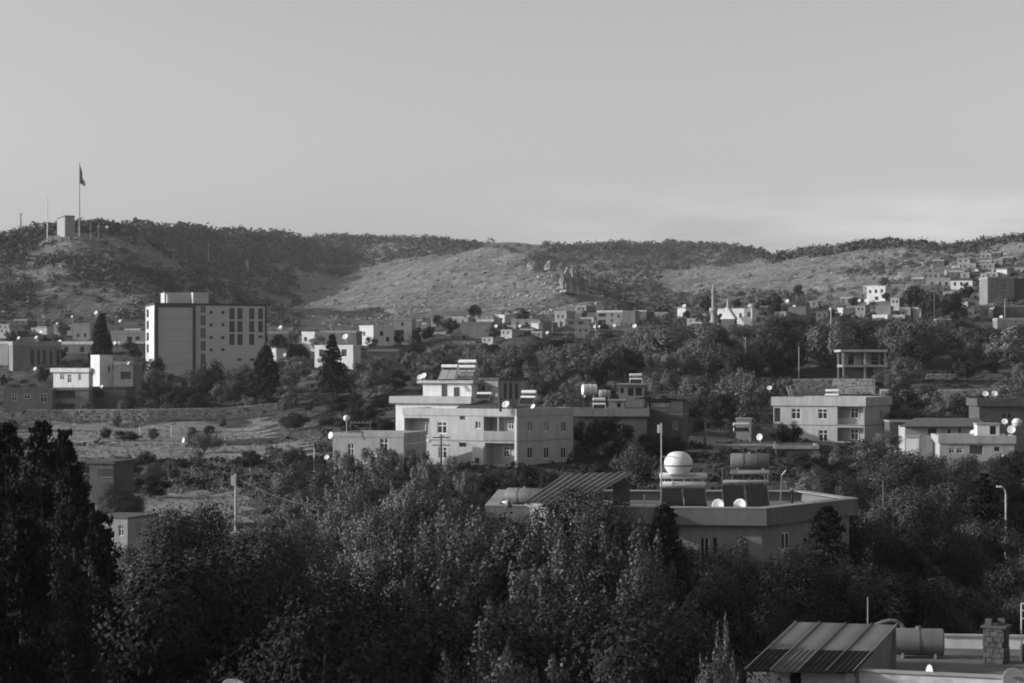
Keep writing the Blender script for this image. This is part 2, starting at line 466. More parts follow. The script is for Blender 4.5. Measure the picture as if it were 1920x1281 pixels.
class House:
    """a box of a building: the front runs from A (left) to B (right) in the picture, seen from the camera"""
    def __init__(s, name, label, cat, pxA, pxB, d, th, py_top, py_base, wall=M_PLASTER, depth=8.0, pxR=None, pxL=None, group=None, root=None):
        t = math.radians(th)
        s.u = Vector((math.cos(t), math.sin(t))); s.n = Vector((-math.sin(t), math.cos(t)))
        near = pxB if th < 0 else pxA
        C = Vector(((near - CX) * d / F, d))
        def along(dirv, px):
            k = (px - CX) / F
            return (k * C.y - C.x) / (dirv.x - k * dirv.y)
        if th < 0:
            s.W = -along(s.u, pxA); s.A = C - s.u * s.W
        else:
            s.W = along(s.u, pxB); s.A = C.copy()
        C0 = C
        s.D = depth
        if pxR is not None: s.D = along(s.n, pxR)
        if pxL is not None: s.D = along(s.n, pxL)
        s.d = d; s.t = t
        if s.D < 1 or s.W < 1: print('BADHOUSE', label or name, s.W, s.D)
        s.D = max(s.D, 1.0) if s.D < 60 else 12.0
        s.ztop = (YH - py_top) * d / F
        zb = (YH - py_base) * d / F
        cs = [s.A + s.u * a + s.n * b for a in (0, s.W) for b in (0, s.D)]
        g = [gz(c.x, c.y) for c in cs]
        s.zb = min(zb, min(g) - 0.3)
        s.H = s.ztop - s.zb
        s.wall_mat = wall
        s.ops = {'f': [], 'r': [], 'l': [], 'b': []}
        if root is None:
            s.root = thing(name, label, cat, (s.A.x, s.A.y, s.zb), t, group)
            s.off = Vector((0, 0, 0)); s.sub = False
        else:
            s.root = obj(name, None, None, (s.A.x, s.A.y, s.zb), (0, 0, t)); attach(s.root, root); s.sub = True
        s.todo = []
    # picture to face coordinates
    def fu(s, px, face='f'):
        k = (px - CX) / F
        O, U = s.face2(face)
        return (k * O.y - O.x) / (U.x - k * U.y)
    def face2(s, face):
        B = s.A + s.u * s.W
        return {'f': (s.A, s.u), 'r': (B, s.n), 'l': (s.A + s.n * s.D, -s.n), 'b': (B + s.n * s.D, -s.u)}[face]
    def zz(s, py, u=0, face='f'):
        O, U = s.face2(face)
        return (YH - py) * (O.y + U.y * u) / F - s.zb
    def rect(s, px0, py0, px1, py1, face='f'):
        a, b = s.fu(px0, face), s.fu(px1, face)
        if a > b: a, b = b, a
        m = (a + b) / 2
        return a, s.zz(py1, m, face), b, s.zz(py0, m, face)
    def win(s, px0, py0, px1, py1, face='f', style='cross', depth=0.14, name='window'):
        s.ops[face].append(s.rect(px0, py0, px1, py1, face) + (depth, name, style)); return s
    def recess(s, px0, py0, px1, py1, face='f', depth=1.4):
        s.ops[face].append(s.rect(px0, py0, px1, py1, face) + (depth, None, None)); return s
    def build(s, wallname='wall'):
        mb = MB(); H = s.H
        spec = {'f': ((0, 0), (1, 0), (0, 1), s.W, 0), 'r': ((s.W, 0), (0, 1), (-1, 0), s.D, math.pi/2),
                'l': ((0, s.D), (0, -1), (1, 0), s.D, -math.pi/2), 'b': ((s.W, s.D), (-1, 0), (0, -1), s.W, math.pi)}
        for face, (O, U, N, L, rz) in spec.items():
            O = Vector((*O, 0)); U = Vector((*U, 0)); N = Vector((*N, 0)); Z = Vector((0, 0, 1))
            ops = []
            for o in s.ops[face]:
                x0, z0, x1, z1 = max(.08, o[0]), max(.05, o[1]), min(L - .08, o[2]), min(H - .05, o[3])
                if x1 - x0 > .1 and z1 - z0 > .1: ops.append((x0, z0, x1, z1) + o[4:])
            xs = sorted({0, L, *[o[0] for o in ops], *[o[2] for o in ops]}); zs = sorted({0, H, *[o[1] for o in ops], *[o[3] for o in ops]})
            for i in range(len(xs) - 1):
                for k in range(len(zs) - 1):
                    mx, mz = (xs[i] + xs[i+1]) / 2, (zs[k] + zs[k+1]) / 2
                    if any(o[0] < mx < o[2] and o[1] < mz < o[3] for o in ops): continue
                    q = [O + U*xs[i] + Z*zs[k], O + U*xs[i+1] + Z*zs[k], O + U*xs[i+1] + Z*zs[k+1], O + U*xs[i] + Z*zs[k+1]]
                    mb.quad(*q)
            for x0, z0, x1, z1, dep, nm, st in ops:
                a, b, c, e = O+U*x0+Z*z0, O+U*x1+Z*z0, O+U*x1+Z*z1, O+U*x0+Z*z1
                dd = N * dep
                for p, q in ((a, b), (b, c), (c, e), (e, a)): mb.quad(p, q, q + dd, p + dd)
                mb.quad(a + dd, b + dd, c + dd, e + dd)
                if nm:
                    fr, pn = window_meshes(x1 - x0, z1 - z0, st)
                    loc = a + N * (dep - .055 if dep < .5 else dep - .055)
                    if fr is None: obj(nm, pn, s.root, loc, (0, 0, rz))
                    else:
                        o = obj(nm, fr, s.root, loc, (0, 0, rz)); obj('pane', pn, o)
        mb.quad((0, 0, H), (s.W, 0, H), (s.W, s.D, H), (0, s.D, H))
        s.body = mb.build(wallname, s.wall_mat, s.root)
        return s
    def ring(s, name, z0, z1, over=0.12, inn=0.2, m=None, parent=None):
        W, D = s.W, s.D
        mb = MB()
        mb.box(-over, -over, z0, W + over, inn, z1).box(-over, D - inn, z0, W + over, D + over, z1)
        mb.box(-over, inn, z0, inn, D - inn, z1).box(W - inn, inn, z0, W + over, D - inn, z1)
        return mb.build(name, m or s.wall_mat, parent or s.root)
    def parapet(s, hpx=None, h=None, over=0.12, m=None, name='parapet', deck=True):
        h = h if h is not None else hpx * s.d / F
        r = s.ring(name, s.H + 0.004, s.H + h, over, 0.2, m)
        if deck: MB().box(0.21, 0.21, s.H + 0.006, s.W - .21, s.D - .21, s.H + 0.08).build('roof', M_ROOF, s.root)
        s.roofz = s.H + 0.08; s.topz = s.H + h
        return s
    def slab(s, t=0.25, over=0.4, m=None, name='roof'):
        MB().box(-over, -over, s.H + .004, s.W + over, s.D + over, s.H + t).build(name, m or M_CONC, s.root)
        s.roofz = s.topz = s.H + t
        return s
    def string(s, py, m=None, t=0.12, out=0.06):
        z = s.zz(py, s.W if s.t < 0 else 0)
        s.ring('floor_band', z, z + t, out, -0.002, m or s.wall_mat); return s
    def pt(s, px, back=1.0, z=None):
        """local point on the roof in that picture column, that far behind the front"""
        u = s.fu(px)
        return Vector((u, back, s.roofz if z is None else z))
    def world(s, p):
        q = s.A + s.u * p[0] + s.n * p[1]
        return Vector((q.x, q.y, s.zb + p[2]))

def far_house(name, label, pxA, pxB, d, th, py_top, py_base, wall=M_PLASTER, depth=7.0, pxR=None, pxL=None, band=None, bandm=None, wins=(), slab=None, cat='house', group=None, style='plain'):
    h = House(name, label, cat, pxA, pxB, d, th, py_top + (band or 0), py_base, wall, depth, pxR, pxL, group)
    for w in wins:
        face = w[4] if len(w) > 4 else 'f'
        h.win(*w[:4], face=face, style=style, depth=0.2)
    h.build()
    if slab is not None: h.slab(0.22, slab, bandm or M_CONC)
    else: h.parapet(hpx=(band or 0.5 * F / d), over=0.1, m=bandm)
    return h

# ------------------------------------------------------------------ roof-top things
_dish = {}
def dish_meshes():
    if _dish: return _dish
    R = 0.5; prof = [(0.001, 0), (.15, .012), (.3, .045), (.42, .09), (.5, .125)]
    mb = MB().lathe([(r, -h) for r, h in prof] + [(.5, -.135), (.42, -.105), (.3, -.06), (.15, -.027), (.001, -.015)], 20, 'y')
    _dish['reflector'] = mb.mesh('reflector', M_WTANK, True)
    _dish['arm'] = MB().tube([(0, -.1, -.46), (0, -.5, -.12)], .02, 6).tube([(0, -.52, -.12), (0, -.42, -.1)], .045, 8).mesh('arm', M_STEEL)
    _dish['mount'] = MB().tube([(0, .06, 0), (0, .12, -.15), (0, .12, -.9)], .035, 6).mesh('mount', M_STEEL)
    return _dish
def dish(label, p, dia=0.9, rz=0.0, group=None, tilt=-0.55):
    """p: world position of the middle of the bowl"""
    m = dish_meshes()
    s = dia * .85
    r = thing('satellite_dish', label, 'satellite dish', p, rz, group)
    r.scale = (s, s, s)
    o = obj('reflector', m['reflector'], r, (0, 0, 0), (tilt, 0, 0)); obj('arm', m['arm'], r, (0, 0, 0), (tilt, 0, 0)); obj('mount', m['mount'], r)
    return r

def drum(label, p, L, R, rz=0.0, m=None, group=None, legs=0.35, name='water_tank', bands=2):
    """lying cylinder tank on cradles; p: world point under its middle"""
    r = thing(name, label, 'water tank', p, rz, group)
    zc = legs + R
    prof = [(.001, -L/2), (R*.5, -L/2 + .0), (R*.93, -L/2 + .015), (R, -L/2 + .07), (R, L/2 - .07), (R*.93, L/2 - .015), (R*.5, L/2), (.001, L/2)]
    smooth_edges(MB().lathe(prof, 28, 'x', (0, 0, zc)).build('barrel', m or M_TANK, r))
    for k in range(bands):
        x = -L/2 + L * (k + 1) / (bands + 1)
        MB().lathe([(R + .001, x - .03), (R + .02, x - .03), (R + .02, x + .03), (R + .001, x + .03)], 28, 'x', (0, 0, zc)).build('hoop', M_TINL, r)
    for sx in (-.32, .32):
        MB().box(L*sx - .05, -R*.7, 0, L*sx + .05, R*.7, legs + R*.25).build('cradle', M_STEEL, r)
    MB().tube([(0, 0, zc + R - .02), (0, 0, zc + R + .08)], .12, 12).build('hatch', m or M_TANK, r)
    return r

def solar(label, p, w=2.2, rz=0.0, group=None, panels=2, slope=1.9, cold=True, h=1.9, tankm=None, pm=None):
    """thermosiphon water heater: tilted collectors under a hot tank and a cold tank on a steel frame; p: world point under the front middle"""
    tankm = tankm or M_FRAME
    r = thing('solar_water_heater', label, 'solar heater', p, rz, group)
    y1, z1 = slope * .75, slope * .66
    g = MB()
    for sx in (-w/2 + .05, w/2 - .05):
        g.bar((sx, y1, 0), (sx, y1, h + .2), .04).bar((sx, 0, 0), (sx, 0, .15), .04).bar((sx, 0, .12), (sx, y1, z1 + .12), .04).bar((sx, y1 + .5, 0), (sx, y1 + .5, h + (.6 if cold else 0)), .04).bar((sx, y1, h), (sx, y1 + .5, h), .04)
    g.build('stand', M_STEEL, r)
    pw = w / panels
    for k in range(panels):
        x0, x1 = -w/2 + pw*k + .03, -w/2 + pw*(k+1) - .03
        n = Vector((0, -z1, y1)).normalized() * .05
        a, b = Vector((x0, 0, .15)), Vector((x1, 0, .15)); c, e = Vector((x1, y1, z1 + .15)), Vector((x0, y1, z1 + .15))
        pc = MB().hexa([a, b, c, e, a + n*1.6, b + n*1.6, c + n*1.6, e + n*1.6]).build('collector', pm or M_PANEL, r)
        tr = MB(); o = n * 1.64
        for q0, q1 in ((a, b), (b, c), (c, e), (e, a)): tr.tube([q0 + o, q1 + o], .03, 4)
        tr.build('trim', M_STEEL, pc)
    def barrel(nm, y, z, R):
        prof = [(.001, -w/2), (R*.8, -w/2), (R, -w/2 + .05), (R, w/2 - .05), (R*.8, w/2), (.001, w/2)]
        smooth_edges(MB().lathe(prof, 20, 'x', (0, y, z)).build(nm, tankm, r))
    barrel('hot_tank', y1 + .12, h - .05 + .1, .22)
    if cold: barrel('cold_tank', y1 + .4, h + .72, .22)
    return r

def globe_tank(label, p, R=0.8, group=None):
    """ribbed white polyethylene water tank, a sphere flattened below"""
    r = thing('globe_tank', label, 'water tank', p, 0.3, group)
    prof = []
    for k in range(25):
        a = -0.95 + (math.pi/2 + .95) * k / 24
        rr = math.cos(a) * R; zz = math.sin(a) * R * .92
        rr *= 1 + .012 * math.sin(k * 2.6)
        if zz > .80 * R: zz = .80 * R + (zz - .80*R) * .5
        prof.append((max(rr, .001), zz + R * .78))
    prof = [(.001, prof[0][1])] + prof
    smooth_edges(MB().lathe(prof, 32).build('shell', M_WTANK, r))
    MB().lathe([(R*.99, R*.60), (R*1.035, R*.62), (R*1.035, R*.68), (R*.99, R*.70)], 32).build('seam', M_TINL, r)
    MB().lathe([(.001, R*1.58), (.25*R, R*1.58), (.27*R, R*1.52), (.27*R, R*1.45)], 20).build('lid', M_WTANK, r)
    return r

def pole(label, px, py_top, d, name='utility_pole', py_base=None, r=0.11, box=None, arms=0, group=None, m=None, cat='pole', base=None):
    b = W(px, d) if base is None else base
    zt = (YH - py_top) * d / F
    t = thing(name, label, cat, b, 0, group)
    H = zt - b.z
    MB().tube([(0, 0, -.3 if base is None else 0), (0, 0, H)], [r, r * .7], 8).build('post', m or M_POLE, t)
    if box:
        MB().box(-box[0]*1.0, -.32, H - box[1] - .1, .02, -.12, H - .1).build('box', M_WTANK, t)
    for k in range(arms):
        z = H - .35 - .8 * k
        a = MB().box(-.9, -.06, z, .9, .06, z + .1).build('cross_arm', M_WOOD, t)
        for x in (-.8, -.3, .3, .8): MB().lathe([(.05, z + .1), (.07, z + .2), (.03, z + .28), (.001, z + .28)], 8, 'z', (x, 0, 0)).build('insulator', M_WTANK, a)
    return t

def cable(label, p0, p1, sag, r=0.02, group=None):
    p0, p1 = Vector(p0), Vector(p1)
    o = MB().tube([p0.lerp(p1, k/12) - Vector((0, 0, 4 * sag * (k/12) * (1 - k/12))) for k in range(13)], r, 5).build('overhead_cable', M_WIRE)
    return tag(o, label, 'cable', group)

def rubble_wall(label, pts, h, t=0.6, stone=0.4, seed=1, m=None, group=None, name='stone_wall'):
    """dry-stone wall along world points, its stones set one by one"""
    rng = random.Random(seed)
    r = thing(name, label, 'wall', pts[0], 0, group)
    mb = MB(); core = MB()
    o = Vector(pts[0])
    for a, b in zip(pts[:-1], pts[1:]):
        a, b = Vector(a), Vector(b); L = (b - a).to_2d().length; u = (b - a) / L; nrm = Vector((u.y, -u.x, 0)).normalized()
        up = Vector((0, 0, 1))
        core.hexa([a - o + nrm*(-t/2) - up*.6, b - o + nrm*(-t/2) - up*.6, b - o + nrm*t*.4 - up*.6, a - o + nrm*t*.4 - up*.6,
                   a - o + nrm*(-t/2) + up*(h-.1), b - o + nrm*(-t/2) + up*(h-.1), b - o + nrm*t*.4 + up*(h-.1), a - o + nrm*t*.4 + up*(h-.1)])
        z = 0
        while z < h:
            sh = stone * rng.uniform(.6, 1.0); x = 0
            while x < L:
                sw = stone * rng.uniform(.8, 1.9); pr = t * .4 + rng.uniform(.02, .14)
                j = lambda: Vector((rng.uniform(-.04, .04), rng.uniform(-.04, .04), rng.uniform(-.04, .04)))
                p = a - o + u * x + up * z; q = u * min(sw - .05, L - x); hh = up * (sh - .04)
                mb.hexa([p + nrm*(t*.3) , p + q + nrm*(t*.3), p + q + nrm*pr + j(), p + nrm*pr + j(), p + hh + nrm*(-t*.5), p + q + hh + nrm*(-t*.5), p + q + hh*rng.uniform(.9, 1.05) + nrm*(pr-.05) + j(), p + hh + nrm*(pr-.05) + j()])
                x += sw
            z += sh
    core.build('core', M_MORTAR, r)
    k = mb.build('stones', m or M_STONE, r); k['kind'] = 'stuff'
    return r

def railing(parent, p0, p1, h=0.95, n=12, m=None, name='railing'):
    p0, p1 = Vector(p0), Vector(p1); up = Vector((0, 0, 1)); mb = MB()
    mb.bar(p0 + up*h, p1 + up*h, .035).bar(p0 + up*.08, p1 + up*.08, .03)
    for k in range(n + 1): q = p0.lerp(p1, k/n); mb.bar(q, q + up*h, .02)
    return mb.build(name, m or M_STEEL, parent)

# ------------------------------------------------------------------ the tall slab block on the left
M_HOTEL = mat('slab_block_render', 0.40, 0.85, 0.05, 0.3)
M_HPANEL = mat('slab_block_panel', 0.38, 0.8, 0.05, 0.3)
h = House('apartment_slab', 'tall grey slab block with dark edges and strip windows', 'building', 290, 499, 510, 19, 572, 705, M_HOTEL, pxL=273)
for py in (578, 602, 626):
    for a, b in ((430, 440), (445, 455), (467, 477)) + (((484, 493),) if py < 620 else ()): h.win(a, py, b, py + 21, style='plain', depth=.18)
h.win(484, 629, 493, 634, style='plain')
for py in (583, 606, 630, 653):
    for a in (393, 415): h.win(a, py, a + 6, py + 6, style='plain')
for a in (445, 469): h.win(a, 672, a + 8, 677, style='plain')
for py in (567.5, 591, 615, 639, 663): h.win(376, py, 386, py + 20, style='sill', depth=.3)
for py in (580, 602, 624, 646): h.win(275, py, 279, py + 15, face='l', style='plain')
h.build()
h.ring('coping', h.H + .004, h.H + .55, .12, .3, M_DARK)
MB().box(.31, .31, h.H + .006, h.W - .31, h.D - .31, h.H + .1).build('roof', M_ROOF, h.root)
h.roofz = h.H + .1
x0, x1 = h.fu(290), h.fu(366)
zt = h.H - .1
pa, pb = h.fu(296), h.fu(361)
z0 = 0.3
for k in range(6):                                            # cladding panels of the blind front
    a = z0 + (zt - .4 - z0) * k / 6; b = z0 + (zt - .4 - z0) * (k + 1) / 6
    MB().box(pa, -.35, a + .03, pb, -.002, b - .03).build('panel', M_HPANEL, h.root)
MB().box(x0 - .05, -.55, 0, pa - .02, -.003, zt).box(pb + .02, -.55, 0, x1, -.003, zt).box(pa - .02, -.55, zt - .38, pb + .02, -.003, zt).build('dark_surround', M_DARK, h.root)
xa = h.fu(497); MB().box(xa, -.4, 0, h.W + .1, -.003, h.H).build('edge_fin', M_DARK, h.root)
xa, xb = h.fu(312), h.fu(391)
tz = h.zz(548, xb * .5)
MB().box(xa, 3, h.roofz, xb, 9, tz).build('lift_tower', M_HOTEL, h.root)
MB().box(h.fu(362), .05, h.H + .56, xb, 2.99, tz + .02).build('core_top', M_HOTEL, h.root)
MB().box(h.fu(314), .7, h.roofz, h.fu(320), 1.6, h.zz(551)).build('vent_stack', M_WHITE, h.root)
MB().box(h.fu(428), 2, h.roofz, h.fu(431), 2.8, h.zz(563)).build('vent_stack', M_PALE, h.root)
for k in range(4):  # white panels added so the sunlit left face comes out brighter
    MB().box(-.12, h.fu(289, 'l') * 0 + .4, .4 + k * (h.H - .8) / 4, -.003, h.D * .52, .36 + (k + 1) * (h.H - .8) / 4).build('sunlit_side_panel', M_WHITE, h.root)
hotel = h

# ------------------------------------------------------------------ hilltop on the left: tower, flag, masts
t = far_house('hilltop_tower', 'square plain concrete tower on the hilltop left of the flagpole', 122, 140, 905, 24, 404, 444, M_CONC, pxL=107, band=2, bandm=M_DCONC, cat='tower')
for a, b in ((112, 397), (126, 399)):
    q = t.pt(a if a > 122 else 123, 2 if a > 122 else 5); MB().tube([(q.x, q.y, t.roofz), (q.x, q.y, t.roofz + 3.5)], .08, 5).build('aerial', M_STEEL, t.root)
far_house('stone_hut', 'small pale hut just below the hilltop tower', 112, 131, hit(121, 459), -12, 445, 462, M_MID, depth=2.5, slab=.2, wins=((116, 448, 120, 454), (124, 448, 128, 454)))
far_house('retaining_terrace', 'low pale terrace wall right of the hilltop flagpole', 172, 197, hit(184, 456), -14, 449, 457, M_PLASTER, depth=2, slab=.05, cat='wall')
b = W(149, 905); zt = (YH - 308) * 905 / F
t = thing('flagpole', 'tall flagpole with limp dark flag on the left hilltop', 'flagpole', b)
MB().tube([(0, 0, -.5), (0, 0, zt - b.z)], [.34, .14], 10).build('mast', M_POLE, t)
MB().lathe([(.001, zt - b.z), (.3, zt - b.z + .1), (.35, zt - b.z + .4), (.2, zt - b.z + .7), (.001, zt - b.z + .8)], 10).build('finial', M_STEEL, t)
nv, nu = 26, 10; v = []; f = []
for i in range(nv):
    for j in range(nu):
        s_ = i / (nv - 1); q = j / (nu - 1)
        wdt = .5 + 1.9 * min(1, s_ * 1.6) * (.75 + .25 * math.sin(s_ * 9))
        v.append((.16 + q * wdt * (.8 + .2 * math.sin(3 * s_)) + (.7 * s_ * s_ * q if s_ > .7 else 0), .55 * math.sin(q * 9 + s_ * 3) * q, zt - b.z - .4 - 8.6 * s_ - .9 * q + .35 * math.sin(q * 6)))
for i in range(nv - 1):
    for j in range(nu - 1): f.append((i*nu + j, i*nu + j + 1, (i+1)*nu + j + 1, (i+1)*nu + j))
o = obj('flag', mesh_np('flag', v, f, M_CLOTH, True), t)
so = o.modifiers.new('cloth_thickness', 'SOLIDIFY'); so.thickness = .03
t = pole('thin lattice radio mast left of the hilltop tower', 89, 369, 905, 'radio_mast', r=.28, m=M_STEEL, cat='mast')
t = pole('wooden power pole with one crossarm on the far left ridge', 39, 400, 930, 'power_pole', r=.22, arms=1, m=M_WOOD)
t.scale = (1.5, 1.5, 1)
pole('short thin post on ridge just right of the flagpole', 170, 418, 905, 'ridge_post', r=.07, m=M_STEEL)
pole('short thin post on ridge, second right of the flagpole', 184, 417, 905, 'ridge_post', r=.07, m=M_STEEL)
pole('thin upright post on shaded slope above the slab block', 391, 455, hit(391, 500), 'slope_post', r=.14, m=M_STEEL)
pole('pale stubby pillar on the shaded slope right of slab block', 463, 488, hit(463, 510), 'slope_pillar', r=1.3, m=M_PALE, cat='pillar')
dish('white dish on ridge trees right of the flagpole', P(200, 426, 905), 1.6)

# ------------------------------------------------------------------ village on the left
def dots(lst, group):
    for label, px, py, d, dia in lst:
        dish(label, P(px, py, d), dia, -0.5, group)
h = far_house('village_house', 'grey house with white left corner and tall dark porch bays', 24, 114, 520, 24, 640, 700, M_MID, pxL=17, band=8, bandm=M_PLASTER,
              wins=((57, 656, 64, 684), (70, 656, 75, 684), (80, 656, 86, 684), (93, 658, 98, 684), (106, 656, 112, 684)))
far_house('village_house', 'low house with bright flat roof edge behind the dark cypress', 106, 178, 545, -6, 640, 665, M_MID, depth=7, band=6, bandm=M_WHITE, wins=((120, 650, 128, 660), (150, 650, 158, 660)))
far_house('village_house', 'small pale house with two square windows below the hill', 101, 135, 625, -6, 609, 632, M_PALE, depth=7, band=3, wins=((109, 613, 116, 620), (124, 613, 131, 620)))
far_house('village_house', 'plain grey block with two small windows left of cypress', 136, 169, 612, -6, 606, 642, M_PLASTER, depth=7, band=3, wins=((144, 626, 149, 632), (157, 625, 162, 632)))
far_house('village_house', 'long low house with two pale bands left of the slab block', 208, 282, 575, -5, 620, 652, M_PLASTER, depth=8, band=6, wins=((238, 631, 248, 638), (254, 631, 262, 638)))
far_house('village_house', 'narrow white terrace in front of the long low house', 230, 280, 560, -5, 641, 656, M_DCONC, depth=6, band=3, bandm=M_WHITE)
far_house('village_house', 'small house at the left edge with white wall end', -30, 16, 540, -30, 640, 690, M_MID, pxR=30, band=5, bandm=M_PALE)
# white cube house
h = House('cube_house', 'white cube house with raised block and grey side left of trees', 'house', 100, 166, 430, -22, 698, 735, M_WHITE, depth=7)
h.win(113, 701, 121, 712, style='cross').win(127, 702, 134, 718, style='cross', name='door').win(147, 701, 152, 713, style='sill')
h.build(); h.slab(.9, .5, M_WHITE)
w2 = House('raised_block', None, None, 170, 187, 428, -48, 668, 735, M_WHITE, pxR=211, root=h.root)
w2.win(203, 688, 206, 698, face='r', style='plain').build().parapet(h=.3, over=.04)
w3 = House('right_wing', None, None, 213, 249, 426, -8, 684, 735, M_MID, depth=6, root=h.root)
w3.win(226, 697, 246, 711, style='plain').build().parapet(h=.7, over=.08, m=M_PLASTER)
# long low house under it
h = House('long_house', 'long low house with dark open balconies behind the field wall', 'house', 6, 98, 400, 4, 733, 775, M_MID, depth=8)
h.win(22, 738, 32, 752, style='cross').win(45, 738, 57, 748, style='cross').win(75, 738, 88, 755, style='cross')
h.build().parapet(hpx=5, over=.08)
w2 = House('balcony_wing', None, None, 98.5, 166, 402, -3, 731, 775, M_MID, depth=8, root=h.root)
w2.recess(101, 733, 141, 747, depth=2).recess(104, 757, 141, 770, depth=2).build().parapet(hpx=4, over=.15, m=M_CONC)
w3 = House('right_wing', None, None, 168, 236, 405, -3, 728, 775, M_DCONC, depth=8, root=h.root)
w3.recess(172, 732, 195, 746, depth=2).win(228, 752, 235, 762, style='plain').build().parapet(hpx=3, over=.15, m=M_DCONC)
dots([('round white dish above the roofs, highest of the left village', 180, 587, 640, 1.6), ('small white dish above the plain grey block', 135, 594, 630, .9),
      ('small white dish over the two-windowed pale house', 107, 607, 625, .9), ('white dish above the left porch house roof', 77, 623, 560, 1.2),
      ('white dish on the porch house roof, right one', 68, 633, 525, 1.1), ('white dish at porch house roof corner, left one', 35, 634, 523, 1.0),
      ('white dish on bright roof edge behind the cypress', 112, 641, 543, 1.3), ('white dish in front of left porch house near trees', 66, 692, 470, 1.1),
      ('bright small dish below the white cube house', 191, 725, 400, .8), ('white dish on the right wing of cube house', 241, 681, 426, .9),
      ('white dish on tall stand above the long low house', 225, 602, 590, 1.1), ('white dish on terrace left of slab block, left one', 215, 644, 555, 1.4),
      ('white dish on terrace left of slab block, right one', 222, 644, 555, 1.2)], 'white dishes of the left village')

# ------------------------------------------------------------------ village in the middle
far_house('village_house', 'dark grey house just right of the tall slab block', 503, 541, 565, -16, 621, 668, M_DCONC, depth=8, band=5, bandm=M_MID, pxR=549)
far_house('village_house', 'narrow white house end beside the pointed cypress', 508, 518, 540, -32, 650, 680, M_WHITE, pxR=536, band=3, bandm=M_DCONC)
far_house('village_house', 'house with bright slanting eaves left of the dark conifer', 566, 590, 560, -28, 622, 662, M_WHITE, pxR=612, band=4, wins=((570, 632, 576, 640),))
far_house('village_house', 'white house half hidden behind the dark conifer', 590, 662, 500, -25, 647, 694, M_WHITE, depth=7, band=4, wins=((598, 655, 606, 668), (640, 655, 650, 668)), pxR=676)
far_house('village_house', 'grey flat-roofed house above the dark conifer', 600, 668, 590, -10, 620, 660, M_MID, depth=7, band=4, bandm=M_PALE)
h = House('white_house', 'bright white two-storey house in the middle village', 'house', 674, 700, 610, -34, 613, 662, M_WHITE, depth=6, pxR=738)
h.win(680, 622, 685, 630, style='plain').win(712, 621, 719, 630, face='r', style='plain').win(724, 632, 730, 641, face='r', style='plain').build().parapet(hpx=3)
w2 = House('rear_block', None, None, 738, 772, 622, -8, 601, 662, M_PLASTER, depth=7, root=h.root)
w2.recess(739, 619, 757, 641, depth=2).win(752, 605, 757, 611, style='plain').build().parapet(hpx=3)
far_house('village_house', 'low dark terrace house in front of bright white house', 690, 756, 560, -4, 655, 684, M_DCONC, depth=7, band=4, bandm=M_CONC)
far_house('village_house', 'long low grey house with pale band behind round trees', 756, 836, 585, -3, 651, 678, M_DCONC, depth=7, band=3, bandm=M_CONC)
far_house('village_house', 'plain blank grey block in front of the rocky hill', 866, 921, 630, -8, 603, 640, M_MID, depth=8, band=4, pxR=932)
far_house('village_house', 'pale roof with white dormer right of blank grey block', 893, 926, 661, -28, 597, 616, M_PALE, depth=6, slab=.5)
far_house('village_house', 'small white house below the boulder slope', 925, 946, 670, -30, 590, 606, M_WHITE, pxR=958, band=3)
far_house('village_house', 'long pale house low on the hill foot', 958, 1010, 657, -10, 598, 616, M_PLASTER, depth=6, band=3, wins=((968, 604, 973, 609), (985, 604, 990, 609)))
far_house('village_house', 'tall pale house left of the dark-windowed block', 1040, 1062, 666, -28, 583, 616, M_PLASTER, pxR=1078, band=3, wins=((1045, 590, 1049, 597), (1053, 590, 1057, 597)))
far_house('village_house', 'wide grey house with long bright balcony edge', 1060, 1106, 643, -6, 598, 622, M_MID, depth=7, band=3, wins=((1066, 603, 1076, 608), (1084, 603, 1094, 608)))
far_house('village_house', 'two-storey house with dark balconies below the rock spire', 1119, 1167, 643, -12, 582, 618, M_PLASTER, depth=8, band=4, bandm=M_WHITE,
          wins=((1122, 588, 1136, 594), (1145, 588, 1149, 593), (1122, 600, 1136, 606), (1145, 599, 1149, 604), (1158, 590, 1162, 596)))
far_house('village_house', 'grey stair block right of the dark balcony house', 1168, 1191, 634, -14, 582, 614, M_MID, depth=7, band=3)
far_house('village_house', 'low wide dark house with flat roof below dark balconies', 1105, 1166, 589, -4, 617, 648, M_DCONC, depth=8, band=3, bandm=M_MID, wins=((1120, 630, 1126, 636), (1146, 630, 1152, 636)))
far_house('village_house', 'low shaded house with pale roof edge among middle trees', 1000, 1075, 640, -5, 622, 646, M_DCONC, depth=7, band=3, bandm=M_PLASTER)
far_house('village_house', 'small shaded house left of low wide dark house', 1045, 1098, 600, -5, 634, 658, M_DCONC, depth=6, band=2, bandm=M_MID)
far_house('village_house', 'tiny white house above the middle tree belt', 996, 1010, 621, -30, 606, 618, M_WHITE, pxR=1018, band=2)
far_house('village_house', 'pale low hut at the far end of valley', 1228, 1252, 720, -20, 585, 600, M_PLASTER, pxR=1262, band=2)
far_house('village_house', 'small gabled white hut left of the minaret', 1270, 1286, 690, -35, 577, 600, M_WHITE, pxR=1296, slab=.4)
